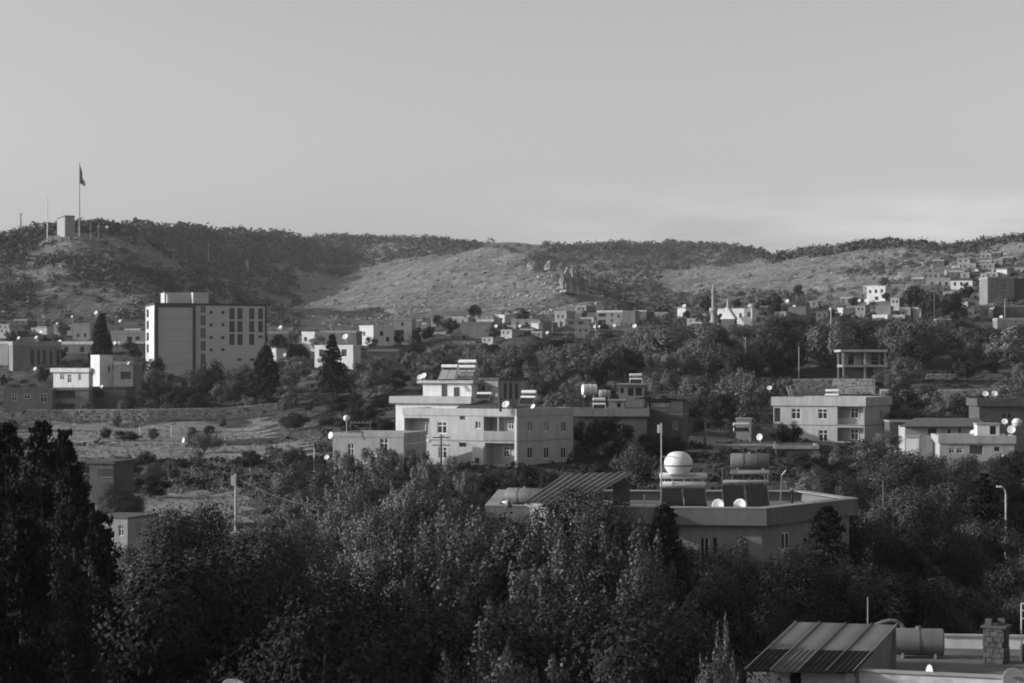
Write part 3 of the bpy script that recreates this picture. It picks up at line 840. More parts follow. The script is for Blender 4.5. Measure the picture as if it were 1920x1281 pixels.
dots([('white dish on roof of blank grey block', 930, 612, 621, 1.3), ('white dish left of wide balcony house', 975, 612, 630, 1.2), ('bright dish on low shaded house roof', 1026, 624, 576, 1.1),
      ('pair of dishes right of low dark house, left one', 1115, 613, 589, 1.1), ('pair of dishes right of low dark house, right one', 1123, 613, 589, 1.0),
      ('white dish on low dark house, far right', 1152, 611, 589, 1.1), ('large white dish right of low dark house', 1190, 612, 621, 1.7),
      ('white dish beside the bright white two-storey house', 690, 646, 600, 1.3), ('white dish at narrow white house end', 534, 666, 535, 1.2),
      ('white dish above dark grey house by slab block', 526, 614, 565, 1.3), ('white dish on grey house over dark conifer', 648, 632, 585, 2.2),
      ('white dish over roof of the minaret hut', 1283, 574, 690, 1.5)], 'white dishes of the middle village')

# ------------------------------------------------------------------ village on the right
t = thing('minaret', 'slender pale minaret with balcony rising over the tree belt', 'minaret', W(1338, 640))
bz = t.location.z; k = 640 / F
H = (YH - 529) * k - bz; zb = (YH - 583) * k - bz
MB().lathe([(1.25, -.5), (1.25, 2.5), (.95, 3.2), (.78, zb - .8), (.8, zb - .6)], 16).build('shaft', M_CONC, t, smooth=True)
MB().lathe([(.8, zb - .6), (1.35, zb), (1.35, zb + .9), (1.25, zb + .9), (1.25, zb + .15), (.7, zb + .15)], 16).build('balcony', M_PALE, t)
MB().lathe([(.68, zb + .15), (.66, H - 3.2), (.78, H - 3.1), (.4, H - 1.6), (.08, H - .3), (.001, H)], 16).build('spire', M_CONC, t, smooth=True)
far_house('mosque_house', 'bright white house with two dark windows beside the minaret', 1345, 1410, 640, -30, 578, 620, M_WHITE, pxR=1419, band=2, wins=((1349, 588, 1354, 594), (1386, 587, 1391, 596), (1401, 585, 1407, 594)), cat='house')
t = thing('porch_gable', 'small white gabled porch in front of the white minaret house', 'porch', W(1352, 632), math.radians(-30))
z0 = (YH - 600) * k - t.location.z; z1 = (YH - 580) * k - t.location.z
MB().hexa([(0, 0, -1), (4.6, 0, -1), (4.6, 2, -1), (0, 2, -1), (0, 0, z0), (4.6, 0, z0), (4.6, 2, z0), (0, 2, z0)]).build('wall', M_DCONC, t)
m_ = MB(); m_.hexa([(-.3, -.3, z0 + .01), (4.9, -.3, z0 + .01), (4.9, 2.3, z0 + .01), (-.3, 2.3, z0 + .01), (2.2, -.3, z1), (2.5, -.3, z1), (2.5, 2.3, z1), (2.2, 2.3, z1)]).build('roof', M_WHITE, t)
t = thing('turret', 'short pointed turret between minaret and white house', 'turret', W(1365, 645))
H = (YH - 556) * 645 / F - t.location.z
MB().lathe([(.75, -.5), (.75, H - 5), (1.0, H - 4.8), (1.0, H - 4.3), (.55, H - 4.2), (.5, H - 2.2), (.25, H - 1.2), (.001, H)], 12).build('shaft', M_PALE, t, smooth=True)
MB().lathe([(.55, H - 4.2), (1.05, H - 4.2), (1.05, H - 3.7), (.55, H - 3.7)], 12).build('gallery', M_WHITE, t)
globe_tank('white globe tank on the roof corner of white minaret house', P(1408, 580, 641), 1.1)
far_house('village_house', 'tall narrow grey house right of the minaret trees', 1478, 1511, 645, -14, 575, 625, M_MID, depth=7, band=3, pxR=1520)
far_house('village_house', 'white gable-roofed hut below the right hillside', 1519, 1533, 690, -38, 566, 585, M_WHITE, pxR=1541, slab=.6)
far_house('village_house', 'white low house with grey side right of gabled hut', 1555, 1580, 665, -32, 577, 598, M_WHITE, pxR=1602, band=3)
h = far_house('village_house', 'bright white two-storey house alone on the right slope', 1625, 1660, 690, -30, 536, 572, M_WHITE, pxR=1672, band=3, wins=((1629, 544, 1634, 550), (1640, 543, 1645, 550), (1651, 542, 1656, 549), (1640, 556, 1647, 563)))
far_house('village_house', 'long low house right of lone bright house', 1672, 1735, 720, -10, 533, 556, M_PLASTER, depth=7, band=2, bandm=M_PALE)
far_house('village_house', 'blank grey block below the lone bright house', 1642, 1670, 640, -14, 573, 600, M_PLASTER, depth=7, band=3)
far_house('village_house', 'small pale house with white wall below blank grey block', 1636, 1664, 615, -28, 590, 612, M_WHITE, depth=5, band=3, wins=((1643, 596, 1648, 604), (1652, 596, 1656, 604)))
far_house('village_house', 'grey house left of dark tree, left of two', 1687, 1707, 640, -18, 576, 604, M_PLASTER, pxR=1713, band=5, wins=((1691, 585, 1696, 592),))
far_house('village_house', 'grey house left of dark tree, right of two', 1712, 1727, 640, -25, 576, 604, M_PALE, pxR=1748, band=5)
far_house('village_house', 'pale stone house on the slope, left of white-banded house', 1735, 1782, 715, -15, 521, 552, M_PLASTER, depth=7, band=3, wins=((1745, 529, 1750, 536), (1760, 529, 1765, 536), (1772, 529, 1777, 536)))
far_house('village_house', 'house with white upper storey and dark flat roof', 1782, 1823, 700, -20, 522, 556, M_WHITE, pxR=1836, band=4, bandm=M_DCONC, wins=((1788, 529, 1793, 536), (1800, 529, 1805, 536), (1811, 529, 1816, 536)))
far_house('village_house', 'low white house below the white-banded house', 1818, 1850, 675, -20, 545, 568, M_WHITE, depth=6, band=3, bandm=M_MID, wins=((1826, 554, 1831, 560), (1838, 554, 1843, 560)))
h = far_house('village_house', 'large grey two-window house at the right edge', 1852, 1902, 640, 6, 519, 566, M_MID, depth=8, band=4, bandm=M_PLASTER, wins=((1858, 530, 1865, 542), (1881, 530, 1889, 544)), style='sill')
far_house('village_house', 'darker annex of grey house at the right edge', 1903, 1965, 642, 6, 522, 566, M_DCONC, depth=8, band=3, wins=((1910, 530, 1917, 544),))
far_house('village_house', 'small white gable house above the large grey house', 1868, 1888, 720, -32, 504, 528, M_WHITE, pxR=1900, slab=.5)
far_house('village_house', 'tiny white hut high on the right slope', 1815, 1834, 760, -30, 505, 522, M_WHITE, pxR=1842, slab=.3)
far_house('village_house', 'pale hut among scrub highest on the right slope', 1784, 1800, 790, -30, 498, 514, M_PALE, pxR=1808, slab=.3)
far_house('village_house', 'long grey wall-like house below the right edge house', 1862, 1960, 600, -5, 572, 604, M_DCONC, depth=7, band=4, bandm=M_MID)
far_house('village_house', 'low house with bright doorway right of dark tree', 1838, 1862, 600, -20, 573, 604, M_MID, pxR=1872, band=4, wins=((1846, 582, 1853, 592),))
far_house('village_house', 'pale roofed house in the right tree belt', 1870, 1950, 540, -4, 596, 630, M_MID, depth=7, band=5, bandm=M_PLASTER)
dots([('white dish on the ridge of gabled white hut', 1476, 565, 670, 1.6), ('small white dish left of the gabled white hut', 1489, 575, 655, 1.2), ('white dish above the low white house', 1594, 567, 690, 1.6),
      ('white dish right of low white house', 1611, 564, 690, 1.4), ('white dish near lone bright house', 1624, 564, 680, 1.6), ('bright white dish in doorway house yard', 1860, 578, 600, 1.8),
      ('white dish in the right tree belt', 1768, 630, 500, 1.0), ('bright dish at the right edge of tree belt', 1877, 595, 560, 1.2)], 'white dishes of the right village')
pole('pale slender pole standing in the right tree belt', 1558, 576, 455, r=.16)
pole('pale concrete pole left of the unfinished concrete house', 1398, 632, 430, r=.15)
pole('thin grey pole right of the first belt pole', 1498, 650, 425, r=.11)
pole('wooden pole beside the right village tree', 1752, 530, 600, r=.16, m=M_WOOD)
pole('pale pole below the right edge house', 1884, 560, 560, r=.13)
pole('thin pole rising from low dark house', 1117, 600, 580, r=.16)

far_house('village_house', 'small plain house behind the conifer, upper', 560, 580, 600, -25, 628, 645, M_PLASTER, depth=6, band=2, bandm=M_PLASTER, wins=((564, 633, 568, 638), (572, 633, 576, 638)))
far_house('village_house', 'low muted house left of round trees', 780, 802, 640, -12, 627, 645, M_MID, depth=6, band=2, bandm=M_MID, wins=((784, 632, 788, 637), (794, 632, 798, 637)))
far_house('village_house', 'grey house with pale front left of blank block', 812, 836, 650, -20, 622, 640, M_PLASTER, depth=6, band=2, bandm=M_PLASTER, wins=((817, 627, 821, 632), (827, 627, 831, 632)))
far_house('village_house', 'dark low house touching the blank grey block', 838, 860, 640, -8, 628, 646, M_DCONC, depth=6, band=2, bandm=M_CONC, wins=((842, 633, 846, 638), (852, 633, 856, 638)))
far_house('village_house', 'muted house just right of the blank block', 930, 956, 640, -12, 614, 632, M_MID, depth=6, band=2, bandm=M_MID, wins=((935, 619, 939, 624), (946, 619, 950, 624)))
far_house('village_house', 'small pale house under the boulder slope', 960, 984, 650, -22, 608, 622, M_PLASTER, depth=6, band=2, bandm=M_MID, wins=((965, 613, 969, 618), (975, 613, 979, 618)))
far_house('village_house', 'low muted house above the tree belt', 986, 1008, 610, -10, 628, 644, M_MID, depth=6, band=2, bandm=M_PLASTER, wins=((990, 633, 994, 638), (1000, 633, 1004, 638)))
far_house('village_house', 'muted house between long pale and tall pale house', 1012, 1036, 640, -18, 604, 622, M_MID, depth=6, band=2, bandm=M_PLASTER, wins=((1017, 609, 1021, 614), (1027, 609, 1031, 614)))
far_house('village_house', 'muted house under the long bright balcony', 1080, 1108, 600, -8, 612, 632, M_MID, depth=6, band=2, bandm=M_PLASTER, wins=((1086, 617, 1090, 622), (1097, 617, 1101, 622)))
far_house('village_house', 'tiny pale house low in front of middle village', 1022, 1042, 600, -24, 630, 644, M_PLASTER, depth=6, band=2, bandm=M_PLASTER, wins=((1026, 635, 1030, 640), (1034, 635, 1038, 640)))
far_house('village_house', 'muted low house right of low wide dark house', 1170, 1196, 610, -12, 616, 634, M_MID, depth=6, band=2, bandm=M_MID, wins=((1175, 621, 1179, 626), (1186, 621, 1190, 626)))
far_house('village_house', 'dark little house at the right village end', 1200, 1226, 640, -18, 604, 620, M_DCONC, depth=6, band=2, bandm=M_CONC, wins=((1205, 609, 1209, 614), (1216, 609, 1220, 614)))
far_house('village_house', 'tiny pale house left of dark balcony house', 1112, 1130, 660, -22, 596, 610, M_PLASTER, depth=6, band=2, bandm=M_MID, wins=((1116, 601, 1120, 606), (1123, 601, 1127, 606)))
far_house('village_house', 'tiny pale house beyond the stair block', 1196, 1214, 690, -26, 592, 604, M_PLASTER, depth=6, band=2, bandm=M_PLASTER, wins=((1200, 597, 1204, 602), (1207, 597, 1211, 602)))
far_house('village_house', 'muted hut left of the minaret', 1300, 1322, 670, -20, 592, 606, M_MID, depth=6, band=2, bandm=M_PLASTER, wins=((1304, 597, 1308, 602), (1314, 597, 1318, 602)))
far_house('village_house', 'dark low house right of white minaret house', 1425, 1450, 650, -14, 592, 608, M_DCONC, depth=6, band=2, bandm=M_CONC, wins=((1430, 597, 1434, 602), (1440, 597, 1444, 602)))
far_house('village_house', 'grey house left of tall narrow house', 1452, 1474, 640, -24, 584, 604, M_PLASTER, depth=6, band=2, bandm=M_CONC, wins=((1456, 589, 1460, 594), (1466, 589, 1470, 594)))
far_house('village_house', 'muted house right of tall narrow grey house', 1530, 1552, 640, -12, 584, 602, M_MID, depth=6, band=2, bandm=M_MID, wins=((1534, 589, 1538, 594), (1544, 589, 1548, 594)))
far_house('village_house', 'grey house below white low house', 1604, 1622, 650, -24, 572, 592, M_PLASTER, depth=6, band=2, bandm=M_MID, wins=((1608, 577, 1612, 582), (1615, 577, 1619, 582)))
far_house('village_house', 'pale little house right of lone bright house', 1670, 1686, 660, -28, 558, 576, M_PALE, depth=6, band=2, bandm=M_PLASTER, wins=((1673, 563, 1677, 568), (1680, 563, 1684, 568)))
far_house('village_house', 'muted house above the dark village tree', 1700, 1728, 690, -14, 550, 568, M_MID, depth=6, band=2, bandm=M_PLASTER, wins=((1706, 555, 1710, 560), (1717, 555, 1721, 560)))
far_house('village_house', 'grey house behind round dark village tree', 1752, 1776, 660, -18, 562, 580, M_PLASTER, depth=6, band=2, bandm=M_MID, wins=((1757, 567, 1761, 572), (1767, 567, 1771, 572)))
far_house('village_house', 'pale house below pale stone house', 1768, 1790, 690, -20, 546, 560, M_PALE, depth=6, band=2, bandm=M_PLASTER, wins=((1772, 551, 1776, 556), (1782, 551, 1786, 556)))
far_house('village_house', 'pale little house left of white gable house', 1838, 1856, 730, -24, 512, 530, M_PALE, depth=6, band=2, bandm=M_PLASTER, wins=((1842, 517, 1846, 522), (1849, 517, 1853, 522)))
far_house('village_house', 'muted house left of large grey house', 1842, 1862, 700, -14, 524, 546, M_MID, depth=6, band=2, bandm=M_CONC, wins=((1846, 529, 1850, 534), (1854, 529, 1858, 534)))
far_house('village_house', 'grey house above the right edge annex', 1902, 1930, 720, -24, 500, 520, M_PLASTER, depth=6, band=2, bandm=M_MID, wins=((1908, 505, 1912, 510), (1919, 505, 1923, 510)))
far_house('village_house', 'muted house below round dark village tree', 1806, 1826, 620, -14, 580, 600, M_MID, depth=6, band=2, bandm=M_MID, wins=((1810, 585, 1814, 590), (1818, 585, 1822, 590)))
far_house('village_house', 'dark low house inside the right tree belt', 1756, 1784, 560, -6, 598, 622, M_DCONC, depth=6, band=2, bandm=M_PLASTER, wins=((1762, 603, 1766, 608), (1773, 603, 1777, 608)))
rg_ = random.Random(12)
def house_row(fmt, n, px0, px1, d0, d1, py_lo, py_hi):
    """small muted houses packed along the foot of a hill, labelled from the left"""
    xs = sorted(rg_.uniform(px0, px1) for _ in range(n))
    for k_, px_ in enumerate(xs):
        w_ = rg_.uniform(14, 30); d_ = rg_.uniform(d0, d1); g_ = YH - gz((px_ - CX) * d_ / F, d_) * F / d_
        tp = g_ - rg_.uniform(9, 20); th_r = rg_.choice((-8, -14, -22, -28, -32))
        wn_ = tuple((px_ - w_/2 + w_ * q_, tp + 4, px_ - w_/2 + w_ * q_ + 3.5, tp + 8.5) for q_ in ((.15, .6) if w_ > 18 else (.35,)))
        hh_ = far_house('village_house', fmt % ORD[k_], px_ - w_/2, px_ + w_/2, d_, th_r, tp, g_ + 3, rg_.choice((M_PLASTER, M_MID, M_MID, M_PALE, M_DCONC)), depth=rg_.uniform(5, 8), band=rg_.uniform(1.5, 3), bandm=rg_.choice((M_PLASTER, M_MID, M_CONC, M_PALE)), wins=wn_, group=fmt.replace(', %s from left', '').replace('small muted house', 'small muted houses'))
house_row('small muted house packed under the middle hill, %s from left', 18, 790, 1240, 590, 690, 0, 0)
house_row('small muted house low in the centre valley, %s from left', 14, 800, 1220, 560, 600, 0, 0)
house_row('small muted house high on the right slope, %s from left', 12, 1690, 1940, 740, 830, 0, 0)
house_row('small muted house packed on the right slope, %s from left', 18, 1560, 1930, 620, 760, 0, 0)
house_row('small muted house packed under the left hill, %s from left', 14, -10, 268, 560, 660, 0, 0)
house_row('small muted house packed around the minaret, %s from left', 10, 1260, 1560, 620, 700, 0, 0)
# rocks on the middle hill
def rock(name, label, p, sx, sy, sz, seed, pointed=0.0, cat='rock'):
    rg = np.random.default_rng(seed); n, mrows = 30, 26; v = []; f = []
    for i in range(mrows + 1):
        a = i / mrows
        for j in range(n):
            an = 2 * math.pi * j / n
            prof = math.sqrt(max(0, 1 - a * a)) if not pointed else (1 - a) ** pointed * (1.0 - .15 * math.sin(a * 9)) + .02
            q = 1 + .75 * float(fbm(np.array([math.cos(an) * 2.2 + seed * 7.1]), np.array([math.sin(an) * 2.2 + a * 5]), 5)[0])
            v.append((math.cos(an) * sx * prof * q, math.sin(an) * sy * prof * q, a * sz * (1 + .08 * q)))
    for i in range(mrows):
        for j in range(n): f.append((i*n + j, i*n + (j+1) % n, (i+1)*n + (j+1) % n, (i+1)*n + j))
    o = obj(name, mesh_np(name, v, f, M_ROCK, False), None, p - Vector((0, 0, .1 * sz)))
    return tag(o, label, cat)
def on_sight(px, py, d): return P(px, py, d)
rock('rock_spire', 'jagged rock spire with two tips on the middle hill', P(1063, 544, 800), 2.9, 2.6, 9.6, 3, .7)
rock('rock_spire', 'leaning smaller tip at left of jagged rock spire', P(1055, 538, 799), 1.5, 1.5, 7.4, 5, .9)
rock('rock_spire', 'rounded right shoulder of the jagged rock spire', P(1073, 544, 803), 2.0, 2.2, 9.0, 9, .6)
rock('boulder', 'pale knobbly boulder left of the jagged rock spire', P(1000, 508, 960), 3.0, 3, 5.2, 11)
rock('boulder', 'round white-topped boulder between knobbly boulder and spire', P(1032, 505, 930), 2.4, 2.4, 4.4, 13)

# ------------------------------------------------------------------ the main house in the centre
M_MHOUSE = mat('cream_plaster', .36, 0.9, 0.10, 0.5, streak=1)
h = House('corner_house', 'large pale two-storey house with recessed balconies and shaded side', 'house', 757, 968, 233, -30, 781, 878, M_MHOUSE, pxR=1075)
h.recess(758.5, 784, 805, 826, depth=1.5).recess(907, 782, 966, 826, depth=1.6).recess(909, 831, 966, 872, depth=1.6)
h.recess(759, 832, 800, 866, depth=1.2)
h.win(820, 790, 838, 813, style='cross').win(862, 780, 872, 787, style='plain').win(861, 830, 874, 838, style='plain').win(891, 789, 902, 804, style='sill')
h.win(822, 838, 838, 860, style='cross')
for a in (989, 1020, 1052): h.win(a, 789, a + 10, 810, face='r', style='sill').win(a, 838, a + 10, 860, face='r', style='sill')
h.build().parapet(hpx=14, over=.10)
h.string(829, m=M_PLASTER)
z8 = h.zz(826, h.W)
def balc(px0, px1, zz0, zz1, nm, m):
    a, b = h.fu(px0), h.fu(px1); MB().box(a, -.12, zz0, b, .12, zz1).build(nm, m, h.root)
balc(907, 966, h.zz(826, h.W), h.zz(809, h.W), 'balcony_wall', M_PLASTER)
balc(756, 806, h.zz(828, 1), h.zz(823, 1), 'balcony_slab', M_WHITE)
a = h.fu(934); MB().tube([(a, .05, h.zz(809, h.W)), (a, .05, h.zz(782, h.W))], .07, 8).build('post', M_WHITE, h.root)
MB().box(h.fu(966) - .02, -.14, 0, h.W + .12, .3, h.H).build('corner_pier', M_WHITE, h.root)
railing(h.root, (h.fu(759), -.2, h.zz(823, 1)), (h.fu(804), -.2, h.zz(823, 1)), .9, 14)
# windows and doors on the back walls of the balconies
for px0, py0, px1, py1, dep, nm in ((786, 792, 797, 818, 1.5, 'door'), (925, 788, 934, 822, 1.6, 'door'), (941, 790, 952, 806, 1.6, 'window'), (932, 838, 944, 858, 1.6, 'window'), (765, 840, 775, 852, 1.2, 'window')):
    a, z0_, b_, z1_ = h.rect(px0, py0, px1, py1)
    fr, pn = window_meshes(b_ - a, z1_ - z0_, 'cross' if nm == 'window' else 'sill')
    o = obj(nm, fr, h.root, (a, dep - .07, z0_)); obj('pane', pn, o)
a, z0_, b_, z1_ = h.rect(891, 838, 911, 871)
MB().box(a, -.7, z0_, b_, -.002, z1_).build('porch', M_WHITE, h.root)
a, z0_, b_, z1_ = h.rect(898, 858, 904, 868); MB().box(a, -.9, z0_, b_, -.72, z1_).build('vent_box', M_DARK, h.root)
# upper storey set back on the left
w2 = House('upper_storey', None, None, 742, 880, 243, -30, 757, 790, M_WHITE, depth=8, root=h.root)
w2.build().slab(.85, .6, M_PALE)
w3 = House('penthouse', None, None, 793, 884, 246, -30, 719, 765, M_WHITE, depth=7, pxR=935, root=h.root)
w3.win(851, 726, 862, 744, style='plain').win(828, 720, 839, 744, style='plain').build().slab(.35, .55, M_PALE)
w4 = House('roof_room', None, None, 900, 934, 246, -30, 713, 765, M_PLASTER, pxR=988, root=h.root)
w4.win(903, 724, 909, 732, style='plain').win(916, 724, 922, 734, style='plain')
for a in (945, 955, 966): w4.win(a, 719, a + 5, 748, face='r', style='plain')
w4.build().slab(.3, .2, M_DCONC)
m_ = MB().hexa([P(854, 767, 241), P(962, 767, 239), P(957, 764, 246), P(862, 764, 246), P(854, 766, 241), P(962, 765, 239), P(930, 742, 247), P(886, 742, 247)])
wpart(m_, 'pitched_roof', M_DCONC, h.root)
wpart(MB().tube([P(938, 772, 233), P(938, 750, 233)], .16, 8).tube([P(938, 750, 233), P(938, 747, 233)], .24, 8), 'flue', M_DARK, h.root)
main_house = h
rt = lambda px, py, d: P(px, py, d)
r_ = -math.radians(20)
solar('pair of tilted solar collectors with tank on penthouse roof, left', P(836, 714, 247), 2.2, r_, None, 2, 1.7, False, 1.75, pm=M_PPANEL)
solar('solar collectors with two bright tanks on penthouse roof, right', P(868, 714, 248), 2.4, r_, None, 2, 1.7, True, 1.7, pm=M_PPANEL)
solar('small solar heater on the roof above the shaded side', P(985, 762, 240), 1.9, r_, None, 1, 1.3, True, 1.0)
solar('white-tanked solar heater behind the pitched dark roof', P(904, 752, 241), 1.9, r_, None, 1, 1.0, False, .8)
dish('white dish on the penthouse roof corner, left one', P(788, 708, 245), .9, -.4)
dish('white dish on the penthouse roof corner, right one', P(795, 705, 246), .9, -.5)
dish('white dish at shaded side roof corner of pale house', P(949, 759, 236), 1.1, -.5)
dish('flat white dish on roof right of small solar heater', P(1000, 763, 238), .8, -.9)
# annex on the left of the main house
h = House('annex_house', 'low flat-roofed pale annex left of the large corner house', 'house', 624, 757, 226, -14, 820, 880, M_PALE, depth=9)
h.win(652, 832, 664, 858, style='cross').win(712, 822, 728, 848, style='cross').win(690, 850, 705, 866, style='cross')
h.build().parapet(hpx=8, over=.06)
m_ = MB()
for px in (657, 694):
    for dd in (0, 2.4): q = P(px, 815, 227.5 + dd); m_.bar(q, q + Vector((0, 0, 1.35)), .06)
for dd in (0, 2.4): m_.bar(P(657, 815, 227.5 + dd) + Vector((0, 0, 1.33)), P(694, 815, 227.5 + dd) + Vector((0, 0, 1.33)), .06)
for k_ in range(6):
    a = P(657 + 37 * k_ / 5, 815, 227.5) + Vector((0, 0, 1.42)); m_.bar(a, a + Vector((0, 2.5, 0)), .05)
o = m_.build('pergola', M_STEEL); tag(o, 'thin metal pergola frame on the annex roof', 'pergola')
t = thing('globe_lamp', 'white globe on a thin post on the annex roof', 'lamp', P(650, 815, 227))
MB().tube([(0, 0, 0), (0, 0, 1.55)], .05, 8).build('post', M_STEEL, t)
MB().lathe([(.001, 1.5), (.2, 1.53), (.34, 1.68), (.38, 1.88), (.34, 2.08), (.2, 2.2), (.001, 2.24)], 16).build('globe', M_WTANK, t, smooth=True)
dish('upright white dish at left end of annex roof', P(621, 817, 226), 1.0, -.9, tilt=-.2)
dish('small white dish low beside the annex wall', P(613, 858, 224), .7, -.4)
t = pole('wooden pole with two crossarms in front of the corner house', 827, 815, 205, r=.13, arms=2, m=M_WOOD)

# ------------------------------------------------------------------ houses right of the main house
h = House('terrace_house', 'low house with long pale terrace edge right of corner house', 'house', 1077, 1213, 262, -6, 781, 838, M_DCONC, depth=8)
h.win(1100, 792, 1116, 808, style='cross').win(1150, 792, 1166, 808, style='cross').build().parapet(hpx=15, over=.3, m=M_MID)
th_ = h
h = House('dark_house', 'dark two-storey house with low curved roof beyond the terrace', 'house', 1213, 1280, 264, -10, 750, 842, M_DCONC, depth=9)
h.recess(1217, 752, 1257, 765, depth=.8).win(1262, 790, 1270, 806, style='sill').build()
m_ = MB(); n = 10
for k_ in range(n):
    a, b = k_ / n, (k_ + 1) / n
    za = .5 + .55 * math.sin(math.pi * a) ; zb_ = .5 + .55 * math.sin(math.pi * b)
    xa, xb = -1.6 + (h.W + 2.2) * a, -1.6 + (h.W + 2.2) * b
    m_.hexa([(xa, -.6, h.H + za - .5), (xb, -.6, h.H + zb_ - .5), (xb, h.D + .4, h.H + zb_ - .5), (xa, h.D + .4, h.H + za - .5), (xa, -.6, h.H + za - .35), (xb, -.6, h.H + zb_ - .35), (xb, h.D + .4, h.H + zb_ - .35), (xa, h.D + .4, h.H + za - .35)])
m_.build('roof', M_DARK, h.root)
MB().box(h.fu(1219), .5, h.zz(764), h.fu(1255), .55, h.zz(755)).build('blind', M_PALE, h.root)
h.string(778, m=M_MID)
far_house('roof_cabin', 'small roof cabin with white panel on the pale terrace', 1141, 1171, 268, -6, 752, 784, M_MID, depth=3, slab=.15, wins=((1157, 755, 1164, 764),), cat='cabin')
drum('square-looking pale tank on stand above the pale terrace', P(1134, 750, 270), 1.6, .5, 0, M_PALE)
solar('solar heater with two white tanks on the pale terrace', P(1124, 770, 264), 1.7, 0, None, 1, .9, True, .75)
far_house('village_house', 'small upper house with dark porch behind the curved-roof house', 1160, 1207, 300, -5, 722, 752, M_MID, depth=6, slab=.3, wins=((1163, 727, 1170, 737), (1177, 727, 1188, 742), (1192, 727, 1204, 742)))
solar('solar heater on the roof of small upper house', P(1193, 722, 302), 1.9, 0, None, 1, 1.0, True, .8)
t = drum('white rounded boiler tank half hidden in trees', W(1105, 330) + Vector((0, 0, .4)), 2.4, .9, .2, M_WTANK)
t.location.z = (YH - 745) * 330 / F

# white house on the right
h = House('balcony_house', 'pale two-storey house with wide roof band right of centre', 'house', 1450, 1621, 300, -26, 762, 832, M_PALE, pxR=1669)
h.recess(1451.5, 765, 1463, 791, depth=1.2).recess(1570, 763.5, 1619, 797, depth=1.5).recess(1570, 802, 1619, 828, depth=1.5)
h.win(1484, 766, 1501, 786).win(1534, 766, 1551, 786).win(1484, 806, 1500, 826).win(1535, 806, 1552, 828).win(1651, 770, 1654, 785, face='r', style='plain')
h.build().parapet(hpx=17, over=.28)
h.string(799, m=M_MID)
for py0 in (766, 806):
    a, z0_, b_, z1_ = h.rect(1590, py0, 1605, py0 + 19)
    fr, pn = window_meshes(b_ - a, z1_ - z0_, 'cross'); o = obj('window', fr, h.root, (a, 1.43, z0_)); obj('pane', pn, o)
railing(h.root, (h.fu(1571), .05, h.zz(798, h.W)), (h.fu(1618), .05, h.zz(798, h.W)), .95, 16)
bh = h
q = h.world(h.pt(1547, 3)); solar('solar heater with white tanks on the wide-banded roof', q, 2.1, -.3, None, 1, 1.4, True, 1.5)
for px, lb in ((1491, 'pale roof box on wide-banded roof, left'), (1522, 'white roof box on wide-banded roof, right')):
    q = h.world(h.pt(px, 2))
    o = MB().box(-.6, -.4, 0, .6, .4, .75).box(-.65, -.45, .75, .65, .45, .82).build('roof_box', M_PALE, None, q, (0, 0, -.4)); tag(o, lb, 'box')
q = h.world(h.pt(1470, 4))
o = MB().bar(q, q + Vector((-.9, .3, 3.0)), .07).bar(q + Vector((.5, .1, 0)), q + Vector((-.4, .4, 3.0)), .07)
for k_ in range(8): o.bar(q + Vector((-.9, .3, 3)) * (k_ / 8 + .06), q + Vector((.5, .1, 0)) + Vector((-.9, .3, 3)) * (k_ / 8 + .06), .04)
tag(o.build('ladder', M_FRAME), 'white ladder leaning up at the wide-banded roof', 'ladder')
dish('small white dish left above the wide-banded roof', P(1443, 728, 310), .9, -.3)
# low building under it
h = House('low_house', 'low grey house in front of the wide-banded house', 'house', 1336, 1452, 262, -8, 837, 880, M_MID, depth=8)
h.win(1364, 842, 1372, 848, style='plain').win(1376, 842, 1384, 848, style='plain').win(1419, 842, 1427, 848, style='plain').win(1430, 842, 1438, 848, style='plain')
h.build().parapet(hpx=5, over=.12, m=M_CONC)
w2 = House('right_wing', None, None, 1455, 1532, 258, -6, 842, 880, M_DCONC, depth=8, root=h.root)
w2.win(1458, 847, 1468, 862, style='plain').build().parapet(hpx=7, over=.25, m=M_PLASTER)
dish('bright upright dish on the low grey house roof', P(1425, 820, 262), 1.1, -.7, tilt=-.15)
pole('thick dark pillar left of the low grey house', 1322, 783, 268, 'gate_pillar', r=.22, m=M_MID, cat='pillar')
t = far_house('boiler_shed', 'small pale shed with white post behind low house', 1380, 1408, 282, -10, 787, 812, M_PLASTER, depth=3, slab=.1, cat='shed')
solar('solar heater with two white tanks beside the small shed', P(1391, 812, 275), 2.2, 0, None, 1, .8, True, .45)
# unfinished concrete frame on the slope
t = thing('concrete_frame', 'unfinished concrete house frame with open storeys among trees', 'building', W(1620, 415))
o_ = t.location.copy()
def fb(px0, py0, px1, py1, y0, y1, nm, m):
    a, b = P(px0, py1, 415) - o_, P(px1, py0, 415) - o_; return MB().box(a.x, y0, a.z, b.x, y1, b.z).build(nm, m, t)
fb(1575, 655.5, 1664, 660, -.5, 7.5, 'roof_slab', M_PALE); fb(1580, 684, 1664, 688.5, -.3, 7.2, 'floor_slab', M_CONC)
for px in (1582, 1622, 1660): 
    for y in (0, 6.5): fb(px - 1.6, 660.2, px + 1.6, 735, y, y + .4, 'column', M_PALE if px == 1622 else M_CONC)
fb(1579, 660.3, 1591, 683.8, .6, .8, 'infill_wall', M_MID); fb(1605, 660.3, 1619, 683.8, 2, 2.2, 'infill_wall', M_MID); fb(1626, 660.3, 1636, 683.8, 1.4, 1.6, 'infill_wall', M_MID)
fb(1640, 690, 1660, 700, 1.4, 1.6, 'infill_wall', M_PALE); fb(1584, 689, 1638, 730, 1.2, 1.4, 'infill_wall', M_DCONC); fb(1641, 701, 1660, 730, 1.2, 1.4, 'infill_wall', M_MID)
rubble_wall('pale dry-stone terrace wall below the unfinished frame', [W(1468, 398), W(1560, 398), W(1641, 396)], 3.0, .7, .55, 4)
